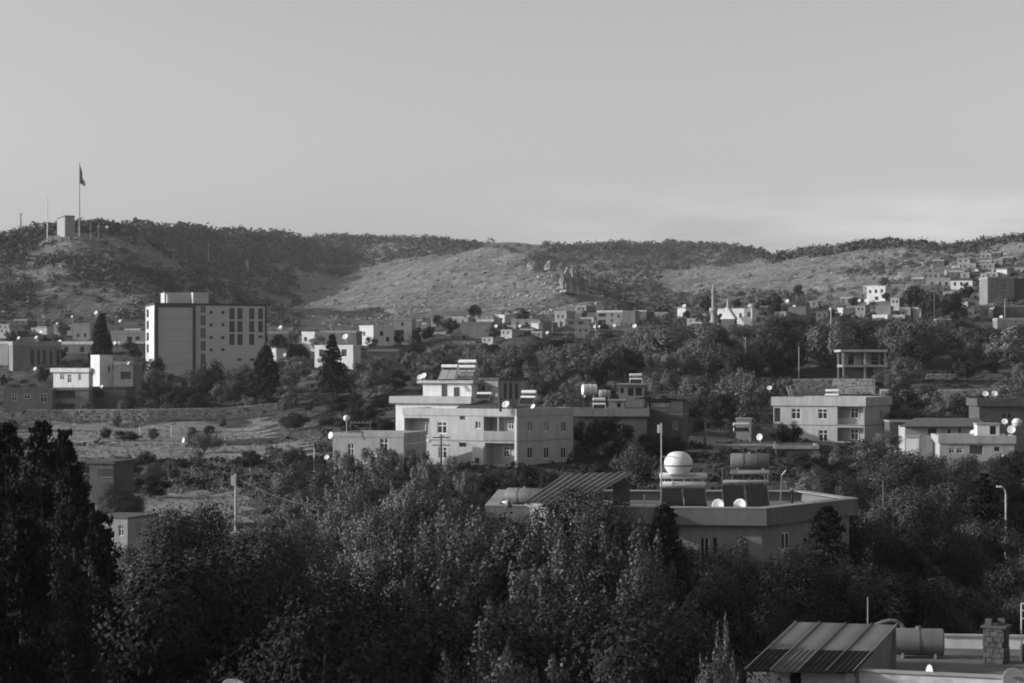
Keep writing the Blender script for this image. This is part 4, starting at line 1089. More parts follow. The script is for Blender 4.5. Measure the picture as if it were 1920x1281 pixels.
rubble_wall('dry-stone terrace wall right of the unfinished frame', [W(1650, 388), W(1760, 384), W(1862, 384)], 1.7, .7, .55, 5)
rubble_wall('low distant dry-stone wall behind right orchard bushes', [W(1736, 425), W(1880, 425)], .9, .6, .5, 6)

# houses at the right edge
h = House('band_house', 'dark house with thick roof band and two dishes, right edge', 'house', 1836, 1960, 275, -4, 762, 850, M_DCONC, depth=9)
h.win(1880, 776, 1886, 784, style='plain').win(1890, 776, 1896, 784, style='plain').build().parapet(hpx=14, over=.35, m=M_DCONC)
dish('white dish on dark banded roof, left of a pair', P(1848, 739, 277), 1.0, -.2); dish('white dish on dark banded roof, right of a pair', P(1865, 739, 277), 1.0, -.2)
h = House('tin_roof_house', 'low white house under a sloping dark tin roof', 'house', 1697, 1848, 262, -5, 801, 850, M_PALE, depth=8)
h.win(1740, 803, 1756, 814, style='plain').win(1777, 804, 1782, 813, style='plain').win(1797, 803, 1802, 812, style='plain').build()
z_ = h.H
MB().hexa([(-.8, -.8, z_ + .02), (h.W + .3, -.8, z_ + .02), (h.W + .3, 8.5, z_ + .9), (2.2, 8.5, z_ + .9), (-.8, -.8, z_ + .14), (h.W + .3, -.8, z_ + .14), (h.W + .3, 8.5, z_ + 1.0), (2.2, 8.5, z_ + 1.0)]).build('roof', M_TIN, h.root)
far_house('flat_roof_shed', 'flat pale-roofed lean-to right of the wide-banded house', 1668, 1722, 272, -4, 789, 830, M_DCONC, depth=6, band=3, bandm=M_PLASTER, cat='shed')
h = House('front_house', 'pale flat-roofed house with thick band at lower right', 'house', 1762, 1902, 240, -6, 832, 880, M_PALE, depth=8, pxR=None)
h.win(1779, 840, 1790, 850).win(1794, 840, 1805, 850).recess(1818, 835, 1843, 852, depth=1.2).win(1864, 838, 1874, 846, style='plain').build().parapet(hpx=15, over=.2)
fh_ = h
far_house('stair_cabin', 'white stair cabin with black doorway on the thick-banded roof', 1832, 1874, 244, -6, 797, 822, M_WHITE, depth=3, slab=.1, wins=((1856, 799, 1868, 815),), cat='cabin')
far_house('wall_hut', 'small white lean-to with slatted window below tin roof', 1699, 1723, 246, -15, 821, 850, M_WHITE, depth=4, slab=.12, cat='shed')
globe_tank('white globe tank at the right edge above the banded roof', P(1907, 800, 243), .62)
dish('white dish on thick-banded roof, upper left', P(1884, 791, 244), .9, -.3); dish('large white dish on thick-banded roof, lower right', P(1897, 806, 241), 1.2, -.4, tilt=-.3)
dish('white dish beside the black doorway of stair cabin', P(1823, 811, 243), .7, -.8)
t = thing('laundry_line', 'white laundry hanging beside the lower right house', 'laundry', P(1896, 868, 232))
MB().bar((-1.4, 0, .95), (1.0, 0, 1.0), .02).build('line', M_WIRE, t)
for k_, (x, w_, hh) in enumerate(((-1.1, .35, .6), (-.1, .5, 1.0), (.5, .4, 1.3))):
    v = []; f = []
    for i in range(7):
        for j in range(5): v.append((x + w_ * j / 4, .06 * math.sin(j * 1.9 + i * .4), .96 - hh * i / 6))
    for i in range(6):
        for j in range(4): f.append((i*5 + j, i*5 + j + 1, (i+1)*5 + j + 1, (i+1)*5 + j))
    o = obj('cloth', mesh_np('cloth', v, f, M_WCLOTH, True), t); so = o.modifiers.new('cloth_thickness', 'SOLIDIFY'); so.thickness = .01

# pale stubble strips of the left field
M_FIELD = mat('dry_stubble', 0.16, 0.95, 0.28, 0.12, bump=.4, bscale=2)
def field(px0, px1, d0, d1):
    nu, nv = 60, 30; v = []; f = []
    for i in range(nv + 1):
        dd = d0 + (d1 - d0) * i / nv
        e0, e1 = px0 + 16 * math.sin(i * 1.1) + 9 * math.sin(i * 2.7), px1 - 22 - 20 * math.sin(i * .9 + 1) - 10 * math.sin(i * 2.3)
        xs = np.array([((e0 + (e1 - e0) * j / nu) - CX) * dd / F for j in range(nu + 1)]); ys = np.full(nu + 1, dd) + 3 * np.sin(np.arange(nu + 1) * .35) * (i in (0, nv))
        for a_, b_, z_ in zip(xs, ys, ground(xs, ys)): v.append((a_, b_, z_ + .06))
    for i in range(nv):
        for j in range(nu): f.append((i*(nu+1)+j, i*(nu+1)+j+1, (i+1)*(nu+1)+j+1, (i+1)*(nu+1)+j))
    o = obj('field', mesh_np('field', v, f, M_FIELD, True)); o['kind'] = 'structure'
field(40, 530, 326, 377); field(130, 600, 270, 314); field(200, 480, 160, 212); field(1648, 1900, 366, 398)

# terrace walls and things in the left field
rubble_wall('long pale dry-stone field wall behind the left field', [W(50, 380), W(120, 381), W(280, 381), W(420, 383), W(520, 384)], 2.0, .7, .55, 8)
rubble_wall('low dry-stone wall across the left field', [W(150, 318), W(350, 316), W(520, 320)], .6, .6, .45, 9)
dish('white dish in the left field beside the pale bush, left', P(345, 826, 300), 1.0, -1.0, tilt=-.1)
dish('white dish in the left field beside the pale bush, right', P(420, 828, 300), .9, -1.2, tilt=-.5)
for i, px in enumerate((287, 321, 262)):
    pole(('thin white fence post in the left field, middle of three', 'thin white fence post in the left field, rightmost of three', 'thin white fence post in the left field, leftmost of three')[i], px, 798, 345, 'fence_post', r=.06, m=M_FRAME, cat='post')
p1 = pole('concrete pole with white meter box above the dark trees', 442, 889, 150, r=.12, box=(.32, .75))
cable('dark cable running down right from the meter box pole', P(447, 897, 150), P(640, 955, 128), .5, .014)
pole('thin white pole beside the annex and round tree', 589, 838, 205, r=.05, m=M_FRAME)

cable('thin cable from gate pillar to the wide-banded house', P(1322, 786, 268), P(1450, 772, 300), 1.0, .02)
cable('thin sagging cable over the lean-to beside wide-banded house', P(1669, 790, 290), P(1800, 800, 262), 1.2, .02)
cable('thin cable from the crossarm pole to the corner house', P(827, 818, 205), P(968, 828, 233), .8, .015)
cable('thin cable from crossarm pole toward the annex roof', P(827, 818, 205), P(695, 815, 226), .9, .015)

# ------------------------------------------------------------------ near houses with uneven plans
class Poly:
    """building on a polygonal plan; corners run left to right along the seen faces, then round the back"""
    def __init__(s, name, label, cat, corners, ztop, wall, zbase=None):
        s.c = [Vector(((px - CX) * d / F, d)) for px, d in corners]
        s.zt = ztop
        s.zb = zbase if zbase is not None else min(gz(p.x, p.y) for p in s.c) - .4
        s.o = Vector((s.c[0].x, s.c[0].y, s.zb))
        s.root = thing(name, label, cat, s.o)
        s.ops = {}; s.m = wall
    def edge(s, i):
        a, b = s.c[i], s.c[(i + 1) % len(s.c)]; u = (b - a); L = u.length; u = u / L
        return a, u, L, Vector((-u.y, u.x))
    def fu(s, px, i):
        a, u, L, n = s.edge(i); k = (px - CX) / F
        return (k * a.y - a.x) / (u.x - k * u.y)
    def rect(s, i, px0, py0, px1, py1):
        a, u, L, n = s.edge(i); x0, x1 = s.fu(px0, i), s.fu(px1, i); y = a.y + u.y * (x0 + x1) / 2
        return x0, (YH - py1) * y / F - s.zb, x1, (YH - py0) * y / F - s.zb
    def win(s, i, px0, py0, px1, py1, style='cross', depth=.16, name='window'):
        s.ops.setdefault(i, []).append(s.rect(i, px0, py0, px1, py1) + (depth, name, style))
    def build(s):
        mb = MB(); H = s.zt - s.zb; Z = Vector((0, 0, 1))
        for i in range(len(s.c)):
            a, u, L, n = s.edge(i)
            O = Vector((a.x - s.o.x, a.y - s.o.y, 0)); U = Vector((u.x, u.y, 0)); N = Vector((n.x, n.y, 0)); ops = s.ops.get(i, [])
            xs = sorted({0, L, *[o[0] for o in ops], *[o[2] for o in ops]}); zs = sorted({0, H, *[o[1] for o in ops], *[o[3] for o in ops]})
            for p in range(len(xs) - 1):
                for q in range(len(zs) - 1):
                    mx, mz = (xs[p] + xs[p+1]) / 2, (zs[q] + zs[q+1]) / 2
                    if any(o[0] < mx < o[2] and o[1] < mz < o[3] for o in ops): continue
                    mb.quad(O + U*xs[p] + Z*zs[q], O + U*xs[p+1] + Z*zs[q], O + U*xs[p+1] + Z*zs[q+1], O + U*xs[p] + Z*zs[q+1])
            for x0, z0, x1, z1, dep, nm, st in ops:
                A, B, C, E = O+U*x0+Z*z0, O+U*x1+Z*z0, O+U*x1+Z*z1, O+U*x0+Z*z1; dd = N * dep
                for p, q in ((A, B), (B, C), (C, E), (E, A)): mb.quad(p, q, q + dd, p + dd)
                mb.quad(A + dd, B + dd, C + dd, E + dd)
                if nm:
                    fr, pn = window_meshes(x1 - x0, z1 - z0, st); loc = A + N * (dep - .055); rz = math.atan2(u.y, u.x)
                    if fr is None: obj(nm, pn, s.root, loc, (0, 0, rz))
                    else: o = obj(nm, fr, s.root, loc, (0, 0, rz)); obj('pane', pn, o)
        mb.quad(*[(p.x - s.o.x, p.y - s.o.y, H) for p in s.c])
        mb.build('wall', s.m, s.root); return s
    def offs(s, d):
        n = len(s.c); out = []
        for i in range(n):
            a, u, L, nn = s.edge(i); a0, u0, L0, n0 = s.edge(i - 1)
            # outward is -n
            p = a - nn * d; q = a0 - n0 * d
            den = u.x * u0.y - u.y * u0.x
            if abs(den) < 1e-4: out.append(p); continue
            t = ((q.x - p.x) * u0.y - (q.y - p.y) * u0.x) / den
            out.append(p + u * t)
        return out
    def band(s, name, z0, z1, over, inn, m):
        A, B = s.offs(over), s.offs(-inn); n = len(A); mb = MB(); v = lambda p, z: (p.x - s.o.x, p.y - s.o.y, z - s.zb)
        for i in range(n):
            j = (i + 1) % n
            mb.quad(v(A[i], z0), v(A[j], z0), v(A[j], z1), v(A[i], z1)).quad(v(A[i], z1), v(A[j], z1), v(B[j], z1), v(B[i], z1))
            mb.quad(v(B[j], z0), v(B[i], z0), v(B[i], z1), v(B[j], z1)).quad(v(A[j], z0), v(A[i], z0), v(B[i], z0), v(B[j], z0))
        return mb.build(name, m, s.root)

M_SFASC = mat('solar_house_fascia', .14, 0.9, 0.18, 0.9, streak=1)
M_SWALL = mat('solar_house_wall', .2, 0.9, 0.14, 0.5, streak=1)
zt = (YH - 985) * 107 / F
s = Poly('solar_house', 'near flat-roofed house with deep parapet, roof tanks and solar heaters', 'house', ((926, 109.2), (1428, 107), (1592, 115), (1500, 122), (948, 123)), zt, M_SWALL)
s.win(1, 1466, 998, 1482, 1032, 'sill'); s.win(0, 1312, 1008, 1330, 1052, 'sill', .25, 'door'); s.win(0, 1337, 1008, 1344, 1040, 'plain')
s.win(0, 1150, 1003, 1172, 1032); s.win(0, 1000, 1003, 1024, 1032); s.win(1, 1530, 1000, 1546, 1034, 'sill')
s.build()
zp = (YH - 953.5) * 107 / F
s.band('parapet', zt + .003, zp, .45, -.05, M_SFASC)
s.band('coping', zp + .003, zp + .06, .48, -.02 + .3, M_CONC)
zd = zp - .55
MB().quad(*[(p.x - s.o.x, p.y - s.o.y, zd - s.zb) for p in s.offs(.0)]).build('roof', M_ROOF, s.root)
bal = P(1296, 1092, 106.4); a0 = P(1296, 1090, 106.4); a1 = P(1346, 1090, 106.2)
wpart(MB().box(a0.x - .3, a0.y - .3, a0.z - .25, a1.x + .4, a0.y + 1.2, a0.z), 'balcony_slab', M_CONC, s.root)
rr = MB(); hh = Vector((0, 0, 1.0))
rr.bar(a0 + hh, a1 + hh, .06)
for k_ in range(13): q = a0.lerp(a1, k_ / 12); rr.tube([q, q + hh], .045, 6)
wpart(rr, 'balustrade', M_PALE, s.root)
# roof cabin with corrugated roof
def roof_sheet(c00, c10, c11, c01, nu, nv, amp=0.0, waves=0, thick=.05, u0=0, u1=1, v0=0, v1=1):
    """sheet between four world corners (low left, low right, high right, high left), corrugated across"""
    n_ = (c10 - c00).cross(c01 - c00).normalized(); V = []; Fc = []
    for i in range(nv + 1):
        for j in range(nu + 1):
            u = u0 + (u1 - u0) * j / nu; v = v0 + (v1 - v0) * i / nv
            p = c00 * (1-u) * (1-v) + c10 * u * (1-v) + c11 * u * v + c01 * (1-u) * v
            V.append(p + n_ * amp * math.sin(u * waves * 2 * math.pi))
    for i in range(nv):
        for j in range(nu): Fc.append((i*(nu+1) + j, i*(nu+1) + j + 1, (i+1)*(nu+1) + j + 1, (i+1)*(nu+1) + j))
    m_ = MB(); m_.v = [tuple(q) for q in V] + [tuple(q - n_ * thick) for q in V]; N = len(V)
    m_.f = Fc + [tuple(N + k for k in reversed(q)) for q in Fc]
    w_ = nu + 1
    for j in range(nu): m_.f += [(j + 1, j, N + j, N + j + 1), (nv*w_ + j, nv*w_ + j + 1, N + nv*w_ + j + 1, N + nv*w_ + j)]
    for i in range(nv): m_.f += [(i*w_, (i+1)*w_, N + (i+1)*w_, N + i*w_), ((i+1)*w_ + nu, i*w_ + nu, N + i*w_ + nu, N + (i+1)*w_ + nu)]
    return m_
LL, LR, HR, HL = P(982, 941, 105.6), P(1088, 944, 105.0), P(1187, 885, 110.0), P(1058, 889, 110.8)
cab = thing('roof_cabin', 'white roof cabin under a sloping corrugated roof on near house', 'cabin', P(1035, 990, 106))
for k_ in range(3):
    wpart(roof_sheet(LL, LR, HR, HL, 36, 4, .035, 9, .04, k_ / 3 + .003, (k_ + 1) / 3 - .003, -.0, 1.0), 'roof_sheet', M_TIN, cab)
def wallw(px0, py0, px1, py1, d0, d1, nm, m, root, t=.2):
    a, b = P(px0, 0, d0), P(px1, 0, d1); z0_, z1_ = (YH - py1) * d0 / F, (YH - py0) * d0 / F
    n_ = Vector((-(b.y - a.y), b.x - a.x, 0)).normalized() * t
    mb = MB().hexa([(a.x, a.y, z0_), (b.x, b.y, z0_), (b.x + n_.x, b.y + n_.y, z0_), (a.x + n_.x, a.y + n_.y, z0_), (a.x, a.y, z1_), (b.x, b.y, z1_), (b.x + n_.x, b.y + n_.y, z1_), (a.x + n_.x, a.y + n_.y, z1_)])
    return wpart(mb, nm, m, root)
wallw(1049, 945, 1086, 1030, 105.9, 105.5, 'front_wall', M_WHITE, cab)
wallw(1000, 944, 1025, 1030, 106.3, 106.1, 'front_wall', M_WHITE, cab)
wallw(1000, 944, 1066, 990, 106.4, 110.4, 'side_wall', M_PLASTER, cab)
wallw(1149, 903, 1180, 990, 109.2, 109.0, 'back_wall', M_DCONC, cab)
wpart(MB().tube([P(1039, 1000, 105.7), P(1039, 943, 105.7)], .06, 8), 'post', M_FRAME, cab)
wpart(MB().bar(P(984, 946, 105.8), P(1018, 958, 105.6), .09), 'eave_beam', M_WHITE, cab)
def roofp(px, d): q = P(px, 0, d); return Vector((q.x, q.y, zd + .02))
drum('grey lying water tank left of the corrugated roof cabin', roofp(985, 112.5), 2.2, .48, -.35, M_TANK, legs=.35)
q = roofp(950, 111.5); globe_tank('small white tank left of the lying grey tank', q + Vector((0, 0, .05)), .38)
# heater stands
def bigheater(label, px0, px1, d, tanks, toppx, panel_top, m):
    pm = roofp((px0 + px1) / 2, d); w_ = (px1 - px0) * d / F
    t = thing('solar_water_heater', label, 'solar heater', pm)
    R = .20
    for i, (y0_, y1_, a, b) in enumerate(tanks):
        zc = (YH - (y0_ + y1_) / 2) * (d + .9) / F - pm.z; R = (y1_ - y0_) / 2 * d / F
        xa, xb = P(a, 0, d + .9).x - pm.x, P(b, 0, d + .9).x - pm.x
        prof = [(.001, xa), (R*.8, xa), (R, xa + .06), (R, xb - .06), (R*.8, xb), (.001, xb)]
        smooth_edges(MB().lathe(prof, 24, 'x', (0, .9 + .35 * (1 - i), zc)).build('cold_tank' if i == 0 else 'hot_tank', m, t))
    zpn = (YH - panel_top) * (d + .8) / F - pm.z
    g = MB()
    for sx in (-w_/2 + .12, w_/2 - .12):
        g.bar((sx, 1.3, 0), (sx, 1.3, zpn + 1.0), .05).bar((sx, -.5, 0), (sx, .8, zpn), .05).bar((sx, .8, zpn), (sx, 1.3, zpn), .05).bar((sx, -.5, .0), (sx, 1.3, 0.02), .05).bar((sx, .9, 0), (sx, .9, zpn + .3), .05)
    g.build('stand', M_STEEL, t)
    for k_ in range(2):
        x0_, x1_ = -w_/2 + w_/2 * k_ + .04, -w_/2 + w_/2 * (k_ + 1) - .04
        a, b, c, e = Vector((x0_, -.6, .1)), Vector((x1_, -.6, .1)), Vector((x1_, .75, zpn)), Vector((x0_, .75, zpn)); n_ = (b - a).cross(e - a).normalized() * .08
        pc = MB().hexa([a, b, c, e, a + n_, b + n_, c + n_, e + n_]).build('collector', M_PANEL, t)
        tr = MB()
        for q0, q1 in ((a, b), (b, c), (c, e), (e, a)): tr.tube([q0 + n_ * 1.05, q1 + n_ * 1.05], .025, 4)
        tr.build('trim', M_DARK, pc)
    return t
bigheater('solar heater with two long white tanks under the globe tank', 1238, 1326, 111, ((887, 899, 1238, 1326), (903, 914.5, 1238, 1323)), 1240, 918, M_WTANK)
bigheater('solar heater with thin grey tanks under the drum tank', 1355, 1443, 111, ((884, 891, 1370, 1444), (900, 907.5, 1356, 1442)), 1360, 912, M_PALE)
p = P(1272, 890, 112.5); r_ = globe_tank('large ribbed white globe water tank on near roof stand', p, .80)
g = MB()
for sx, sy in ((-.6, -.6), (.6, -.6), (.6, .6), (-.6, .6)): g.bar((sx, sy, zd - p.z), (sx, sy, .05), .05)
g.box(-.8, -.8, .0, .8, .8, .06).build('stand', M_STEEL, r_)
p = P(1406, 882, 113.5); r_ = drum('large grey lying drum tank above the right solar heater', p, 2.2, .46, -.12, M_TANK, legs=.05)
g = MB()
for sx, sy in ((-1, -.4), (1, -.4), (1, .4), (-1, .4)): g.bar((sx, sy, zd - p.z), (sx, sy, .02), .05)
g.bar((-1.1, -.4, 0), (1.1, -.4, 0), .06).bar((-1.1, .4, 0), (1.1, .4, 0), .06).build('stand', M_STEEL, r_)
dish('white dish at near roof edge, left of the pair', P(1347, 948, 107.6), .8, -.35, tilt=-.3); dish('white dish at near roof edge, right of the pair', P(1388, 948, 107.6), .85, -.45, tilt=-.35)
q = roofp(1485, 112); t = thing('flue_pipe', 'slim dark flue pipe at right of near roof', 'chimney', q)
MB().tube([(0, 0, 0), (0, 0, 1.2)], .08, 10).build('pipe', M_DARK, t); MB().lathe([(.08, 1.2), (.12, 1.24), (.12, 1.32), (.001, 1.38)], 10).build('cap', M_STEEL, t)
b_ = roofp(1240, 110); pole('thin steel mast with white box on the near roof', 1240, 793, 110, 'roof_mast', r=.045, box=(.22, .45), m=M_STEEL, base=b_, cat='mast')
o = MB(); a = P(1240, 856, 110); o.bar(a, P(1262, 856, 112), .03); tag(o.build('mast_brace', M_STEEL), 'short steel brace between roof mast and globe tank', 'brace')
q = roofp(1462, 111); o = MB(); o.bar(q, q + Vector((.1, 0, 2.1)), .05).bar(q + Vector((-.9, 0, .0)), q + Vector((-.9, 0, .35)), .05).bar(q + Vector((-.9, 0, .35)), q + Vector((.05, 0, .38)), .04).bar(q + Vector((.1, 0, 2.1)), q + Vector((.35, 0, 2.4)), .04)
tag(o.build('pipe_stand', M_STEEL), 'bent steel pipe stand right of the drum tank', 'pipe')
q = roofp(1208, 109); o = MB().tube([q, q + Vector((0, 0, 1.15))], .05, 8); o.bar(q + Vector((-1.2, 0, .7)), q + Vector((1.2, 0, .7)), .035)
tag(o.build('roof_rail', M_STEEL), 'short steel rail beside the corrugated roof cabin', 'railing')

# ------------------------------------------------------------------ nearest roof, lower right
M_NWALL = mat('near_white_wall', 0.60, 0.9, 0.07, 0.8, streak=1)
zr = (YH - 1262) * 76.5 / F
s = Poly('near_house', 'nearest flat-roofed house at lower right corner with pale parapet', 'house', ((1400, 79.0), (1585, 77.5), (2150, 74.0), (2150, 90), (1480, 92)), zr - .5, M_NWALL)
s.win(0, 1479, 1259, 1502, 1340, 'plain', .3, 'door')
s.build()
zd2 = zr - .48
MB().quad(*[(p.x - s.o.x, p.y - s.o.y, zd2 - s.zb) for p in s.offs(-.02)]).build('roof', M_ROOF, s.root)
a, b = s.c[1], s.c[2]; c_, e_ = s.c[3], s.c[4]
def pw(p0, p1, z0_, z1_, t, nm, m):
    u = (p1 - p0).normalized(); n_ = Vector((-u.y, u.x)) * t
    pts = [p0 - n_, p1 - n_, p1 + n_, p0 + n_]
    return wpart(MB().hexa([(q.x, q.y, z0_) for q in pts] + [(q.x, q.y, z1_) for q in pts]), nm, m, s.root)
pw(a, b, zd2, zr - .06, .12, 'parapet', M_NWALL); pw(a, b, zr - .055, zr + .03, .2, 'coping', M_PALE)
r0, r1 = Vector(P(1760, 0, 87).xy), Vector(P(2150, 0, 86).xy); zq = (YH - 1189) * 87 / F
pw(r0, r1, zd2, zq - .08, .12, 'rear_parapet', M_NWALL); pw(r0, r1, zq - .077, zq, .2, 'rear_coping', M_PALE)
# lean-to with ribbed panels
LL, LR, HR, HL = P(1392, 1257, 78.0), P(1603, 1260, 76.6), P(1684, 1172, 81.0), P(1489, 1166, 82.4)
cab = thing('ribbed_lean_to', 'white lean-to with ribbed grey and dark roof panels, lower right', 'shed', P(1500, 1281, 78.5))
for k_ in range(4):
    u0_, u1_ = k_ / 4 + .004, (k_ + 1) / 4 - .004
    wpart(roof_sheet(LL, LR, HR, HL, 24, 3, .012, 48, .04, u0_, u1_, .43, 1.0), 'roof_panel', M_TINL, cab)
    wpart(roof_sheet(LL, LR, HR, HL, 24, 3, .02, 40, .04, u0_, u1_, -.01, .43), 'lower_panel', M_TIN if k_ == 1 else M_TIND, cab)
n_ = (LR - LL).cross(HL - LL).normalized() * .05
for u in (0.02, .25, .5, .75, .985):
    a, b = LL.lerp(LR, u) + n_, HL.lerp(HR, u) + n_; wpart(MB().bar(a, b, .035), 'seam', M_PALE if u in (.75, .5) else M_STEEL, cab)
lo = zr - .6
wpart(MB().hexa([tuple(P(1668, 0, 80.9).xy) + (lo,), tuple(P(1612, 0, 77.2).xy) + (lo,), tuple(P(1612, 0, 77.2).xy + Vector((-.15, 0))) + (lo,), tuple(P(1668, 0, 80.9).xy + Vector((-.15, 0))) + (lo,),
                 tuple(P(1674, 1180, 80.9)), tuple(P(1610, 1252, 77.2)), tuple(P(1610, 1252, 77.2) - Vector((.15, 0, 0))), tuple(P(1674, 1180, 80.9) - Vector((.15, 0, 0)))]), 'side_wall', M_MID, cab)
wpart(MB().hexa([tuple(P(1680, 0, 80.95).xy) + (lo,), tuple(P(1500, 0, 82.3).xy) + (lo,), tuple(P(1500, 0, 82.5).xy) + (lo,), tuple(P(1680, 0, 81.1).xy) + (lo,), tuple(P(1680, 1176, 80.95)), tuple(P(1500, 1170, 82.3)), tuple(P(1500, 1170, 82.5)), tuple(P(1680, 1176, 81.1))]), 'back_wall', M_MID, cab)
def rp2(px, d): q = P(px, 0, d); return Vector((q.x, q.y, zd2 + .01))
p = rp2(1722, 84); lg = (YH - 1228) * 84 / F - p.z
drum('large grey lying water tank behind the ribbed lean-to', p, 2.1, .57, -.12, M_TANK, legs=lg - .02, bands=1)
o = MB(); pts = [P(1640, 1173, 85.5), P(1655, 1167, 85.5), P(1668, 1164, 85.5), P(1680, 1165, 85.5), P(1690, 1171, 85.5), P(1694, 1180, 85.5)]
tag(o.tube(pts, .09, 10).build('duct', M_TANK), 'curved grey duct behind the ribbed lean-to', 'duct')
b_ = rp2(1627, 83); pole('thin aerial rising behind the ribbed lean-to', 1627, 1120, 83, 'roof_aerial', r=.03, m=M_STEEL, base=b_, cat='aerial')
dish('white dish seen edge-on at the nearest parapet', P(1746, 1262, 76.8), .75, -1.35, tilt=-.1); dish('large white dish at the lower right corner', P(1898, 1277, 75.3), 1.15, .3, tilt=-.25)
# stone chimney, block by block
cx_, dch = 1868, 82.5; p = rp2(cx_, dch); t = thing('stone_chimney', 'rough stone-block chimney on the nearest roof', 'chimney', p, math.radians(-28))
Hc = (YH - 1176) * dch / F - p.z; Wc = .86
MB().box(-Wc/2 + .04, -Wc/2 + .04, 0, Wc/2 - .04, Wc/2 - .04, Hc).build('core', M_MORTAR, t)
rg = random.Random(5); z = .01; ci = 0
while z < Hc - .12:
    hh_ = min(.22, Hc - z)
    for side in range(4):
        x = -Wc/2 + (0.0 if (ci + side) % 2 else .1)
        while x < Wc/2 - .08:
            w_ = min(rg.uniform(.24, .42), Wc/2 - x); j_ = rg.uniform(0, .035)
            if w_ > .08:
                o = MB().box(x + .012, -Wc/2 - j_, z + .012, x + w_ - .012, -Wc/2 + .06, z + hh_ - .012).build('stone_block', M_BLOCK, t); o.rotation_euler = (0, 0, side * math.pi / 2)
            x += w_
    z += hh_; ci += 1
MB().box(-Wc/2 - .1, -Wc/2 - .1, Hc, Wc/2 + .1, Wc/2 + .1, Hc + .09).build('cap', M_DCONC, t)
for sx, sy in ((-.25, -.2), (.2, .1)): MB().box(sx - .13, sy - .13, Hc + .09, sx + .13, sy + .13, Hc + .36).build('pot', M_DCONC, t)
q = P(1915, 0, 83); o = MB(); z0_ = zd2
for dx in (0, 1.1): o.bar((q.x + dx, q.y, z0_), (q.x + dx, q.y, (YH - 1132) * 83 / F), .05)
for py in (1132, 1145, 1160): zz_ = (YH - py) * 83 / F; o.bar((q.x, q.y, zz_), (q.x + 1.1, q.y, zz_), .05)
tag(o.build('steel_rack', M_FRAME), 'white steel rack cut off by the right edge', 'rack')
drum('dark tank on the steel rack at the right edge', Vector((q.x + .55, q.y + .2, (YH - 1255) * 83 / F)), 1.0, .42, 0, M_DCONC, legs=.2)
dish('white dish rim showing at the bottom edge left of centre', P(438, 1290, 60), .85, .5, tilt=-1.15)

# ------------------------------------------------------------------ near house on the left, behind the pines
h = House('left_near_house', 'tall grey house with balcony partly hidden by dark pines', 'house', 168, 213, 172, -14, 870, 1010, M_DCONC, depth=4)
h.recess(184, 876, 212, 897, depth=1.2).win(172, 944, 180, 966, style='cross').build().slab(.25, .15, M_DCONC)
railing(h.root, (h.fu(186), -.05, h.zz(897, h.W)), (h.fu(211), -.05, h.zz(897, h.W)), .9, 10, M_PALE)
h = House('left_near_house', 'white-walled near house with dark right side below the fields', 'house', 165, 239, 148, -20, 973, 1075, M_PLASTER, pxR=296)
h.win(172, 980, 180, 1012, style='plain').win(222, 985, 232, 1005, style='cross').win(262, 990, 274, 1008, face='r', style='cross').build().slab(.12, .08, M_DCONC)
far_house('garden_wall', 'short pale garden wall below the white-walled near house', 214, 262, 140, -5, 1050, 1090, M_PALE, depth=1.0, slab=.05, cat='wall')
far_house('garden_shed', 'pale flat shed roof between the near trees', 570, 616, 138, -8, 1013, 1060, M_MID, depth=4, slab=.12, cat='shed')
# street lamp on the right
b_ = W(1886, 150); t = thing('street_lamp', 'grey street lamp with curved arm at the right edge', 'street lamp', b_)
zt_ = (YH - 916) * 150 / F - b_.z
MB().tube([(0, 0, -.3), (0, 0, zt_ - .5), (-.05, 0, zt_ - .15), (-.2, 0, zt_ + .08), (-.35, 0, zt_ + .12)], [.09, .07, .06, .05, .05], 8).build('post', M_POLE, t)
MB().hexa([(-.7, -.1, zt_ + .1), (-.3, -.1, zt_ + .06), (-.3, .1, zt_ + .06), (-.7, .1, zt_ + .1), (-.68, -.07, zt_ + .2), (-.3, -.07, zt_ + .2), (-.3, .07, zt_ + .2), (-.68, .07, zt_ + .2)]).build('lamp_head', M_WTANK, t)
pole('dark wooden pole among the near right trees', 1656, 902, 118, r=.06, m=M_WOOD)
far_house('roadside_house', 'low dark house behind the street lamp, right edge', 1890, 1990, 190, -4, 905, 960, M_DCONC, depth=7, band=6, bandm=M_MID, cat='house')

# ------------------------------------------------------------------ foliage
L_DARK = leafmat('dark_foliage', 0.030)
L_MID = leafmat('green_foliage', 0.105)
L_PALE = leafmat('pale_foliage', 0.125)
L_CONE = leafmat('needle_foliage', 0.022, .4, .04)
L_SPECK = leafmat('glossy_foliage', 0.09, .55, .12, .5, .12)
L_NGREY = leafmat('near_grey_foliage', 0.066, .45)
L_NPALE = leafmat('near_pale_foliage', 0.115, .5)
L_SCRUB = leafmat('scrub_foliage', 0.072, .5)
L_GRASS = leafmat('dry_grass', 0.15, .4, .3)

def unit(v): return v / np.maximum(np.linalg.norm(v, axis=-1, keepdims=True), 1e-9)
def leaves(c, size, rng, outward=None, ow=0.6, up=0.25, aspect=0.55, along=None, fold=.18):
    """one folded diamond leaf at each centre"""
    N = len(c); n = rng.normal(size=(N, 3))
    if outward is not None: n = unit(n) + outward * ow
    n[:, 2] += up; n = unit(n)
    t = rng.normal(size=(N, 3)) if along is None else along + rng.normal(size=(N, 3)) * .35
    t = unit(t - n * (t * n).sum(-1, keepdims=True)); b = np.cross(n, t)
    l = (np.asarray(size) * rng.uniform(.65, 1.35, N))[:, None]
    v = np.empty((N, 4, 3))
    v[:, 0] = c - t * l * .5; v[:, 2] = c + t * l * .5
    v[:, 1] = c + b * l * aspect * .5 + n * l * fold; v[:, 3] = c - b * l * aspect * .5 + n * l * fold
    f = np.arange(N * 4).reshape(N, 4)
    return v.reshape(-1, 3), f

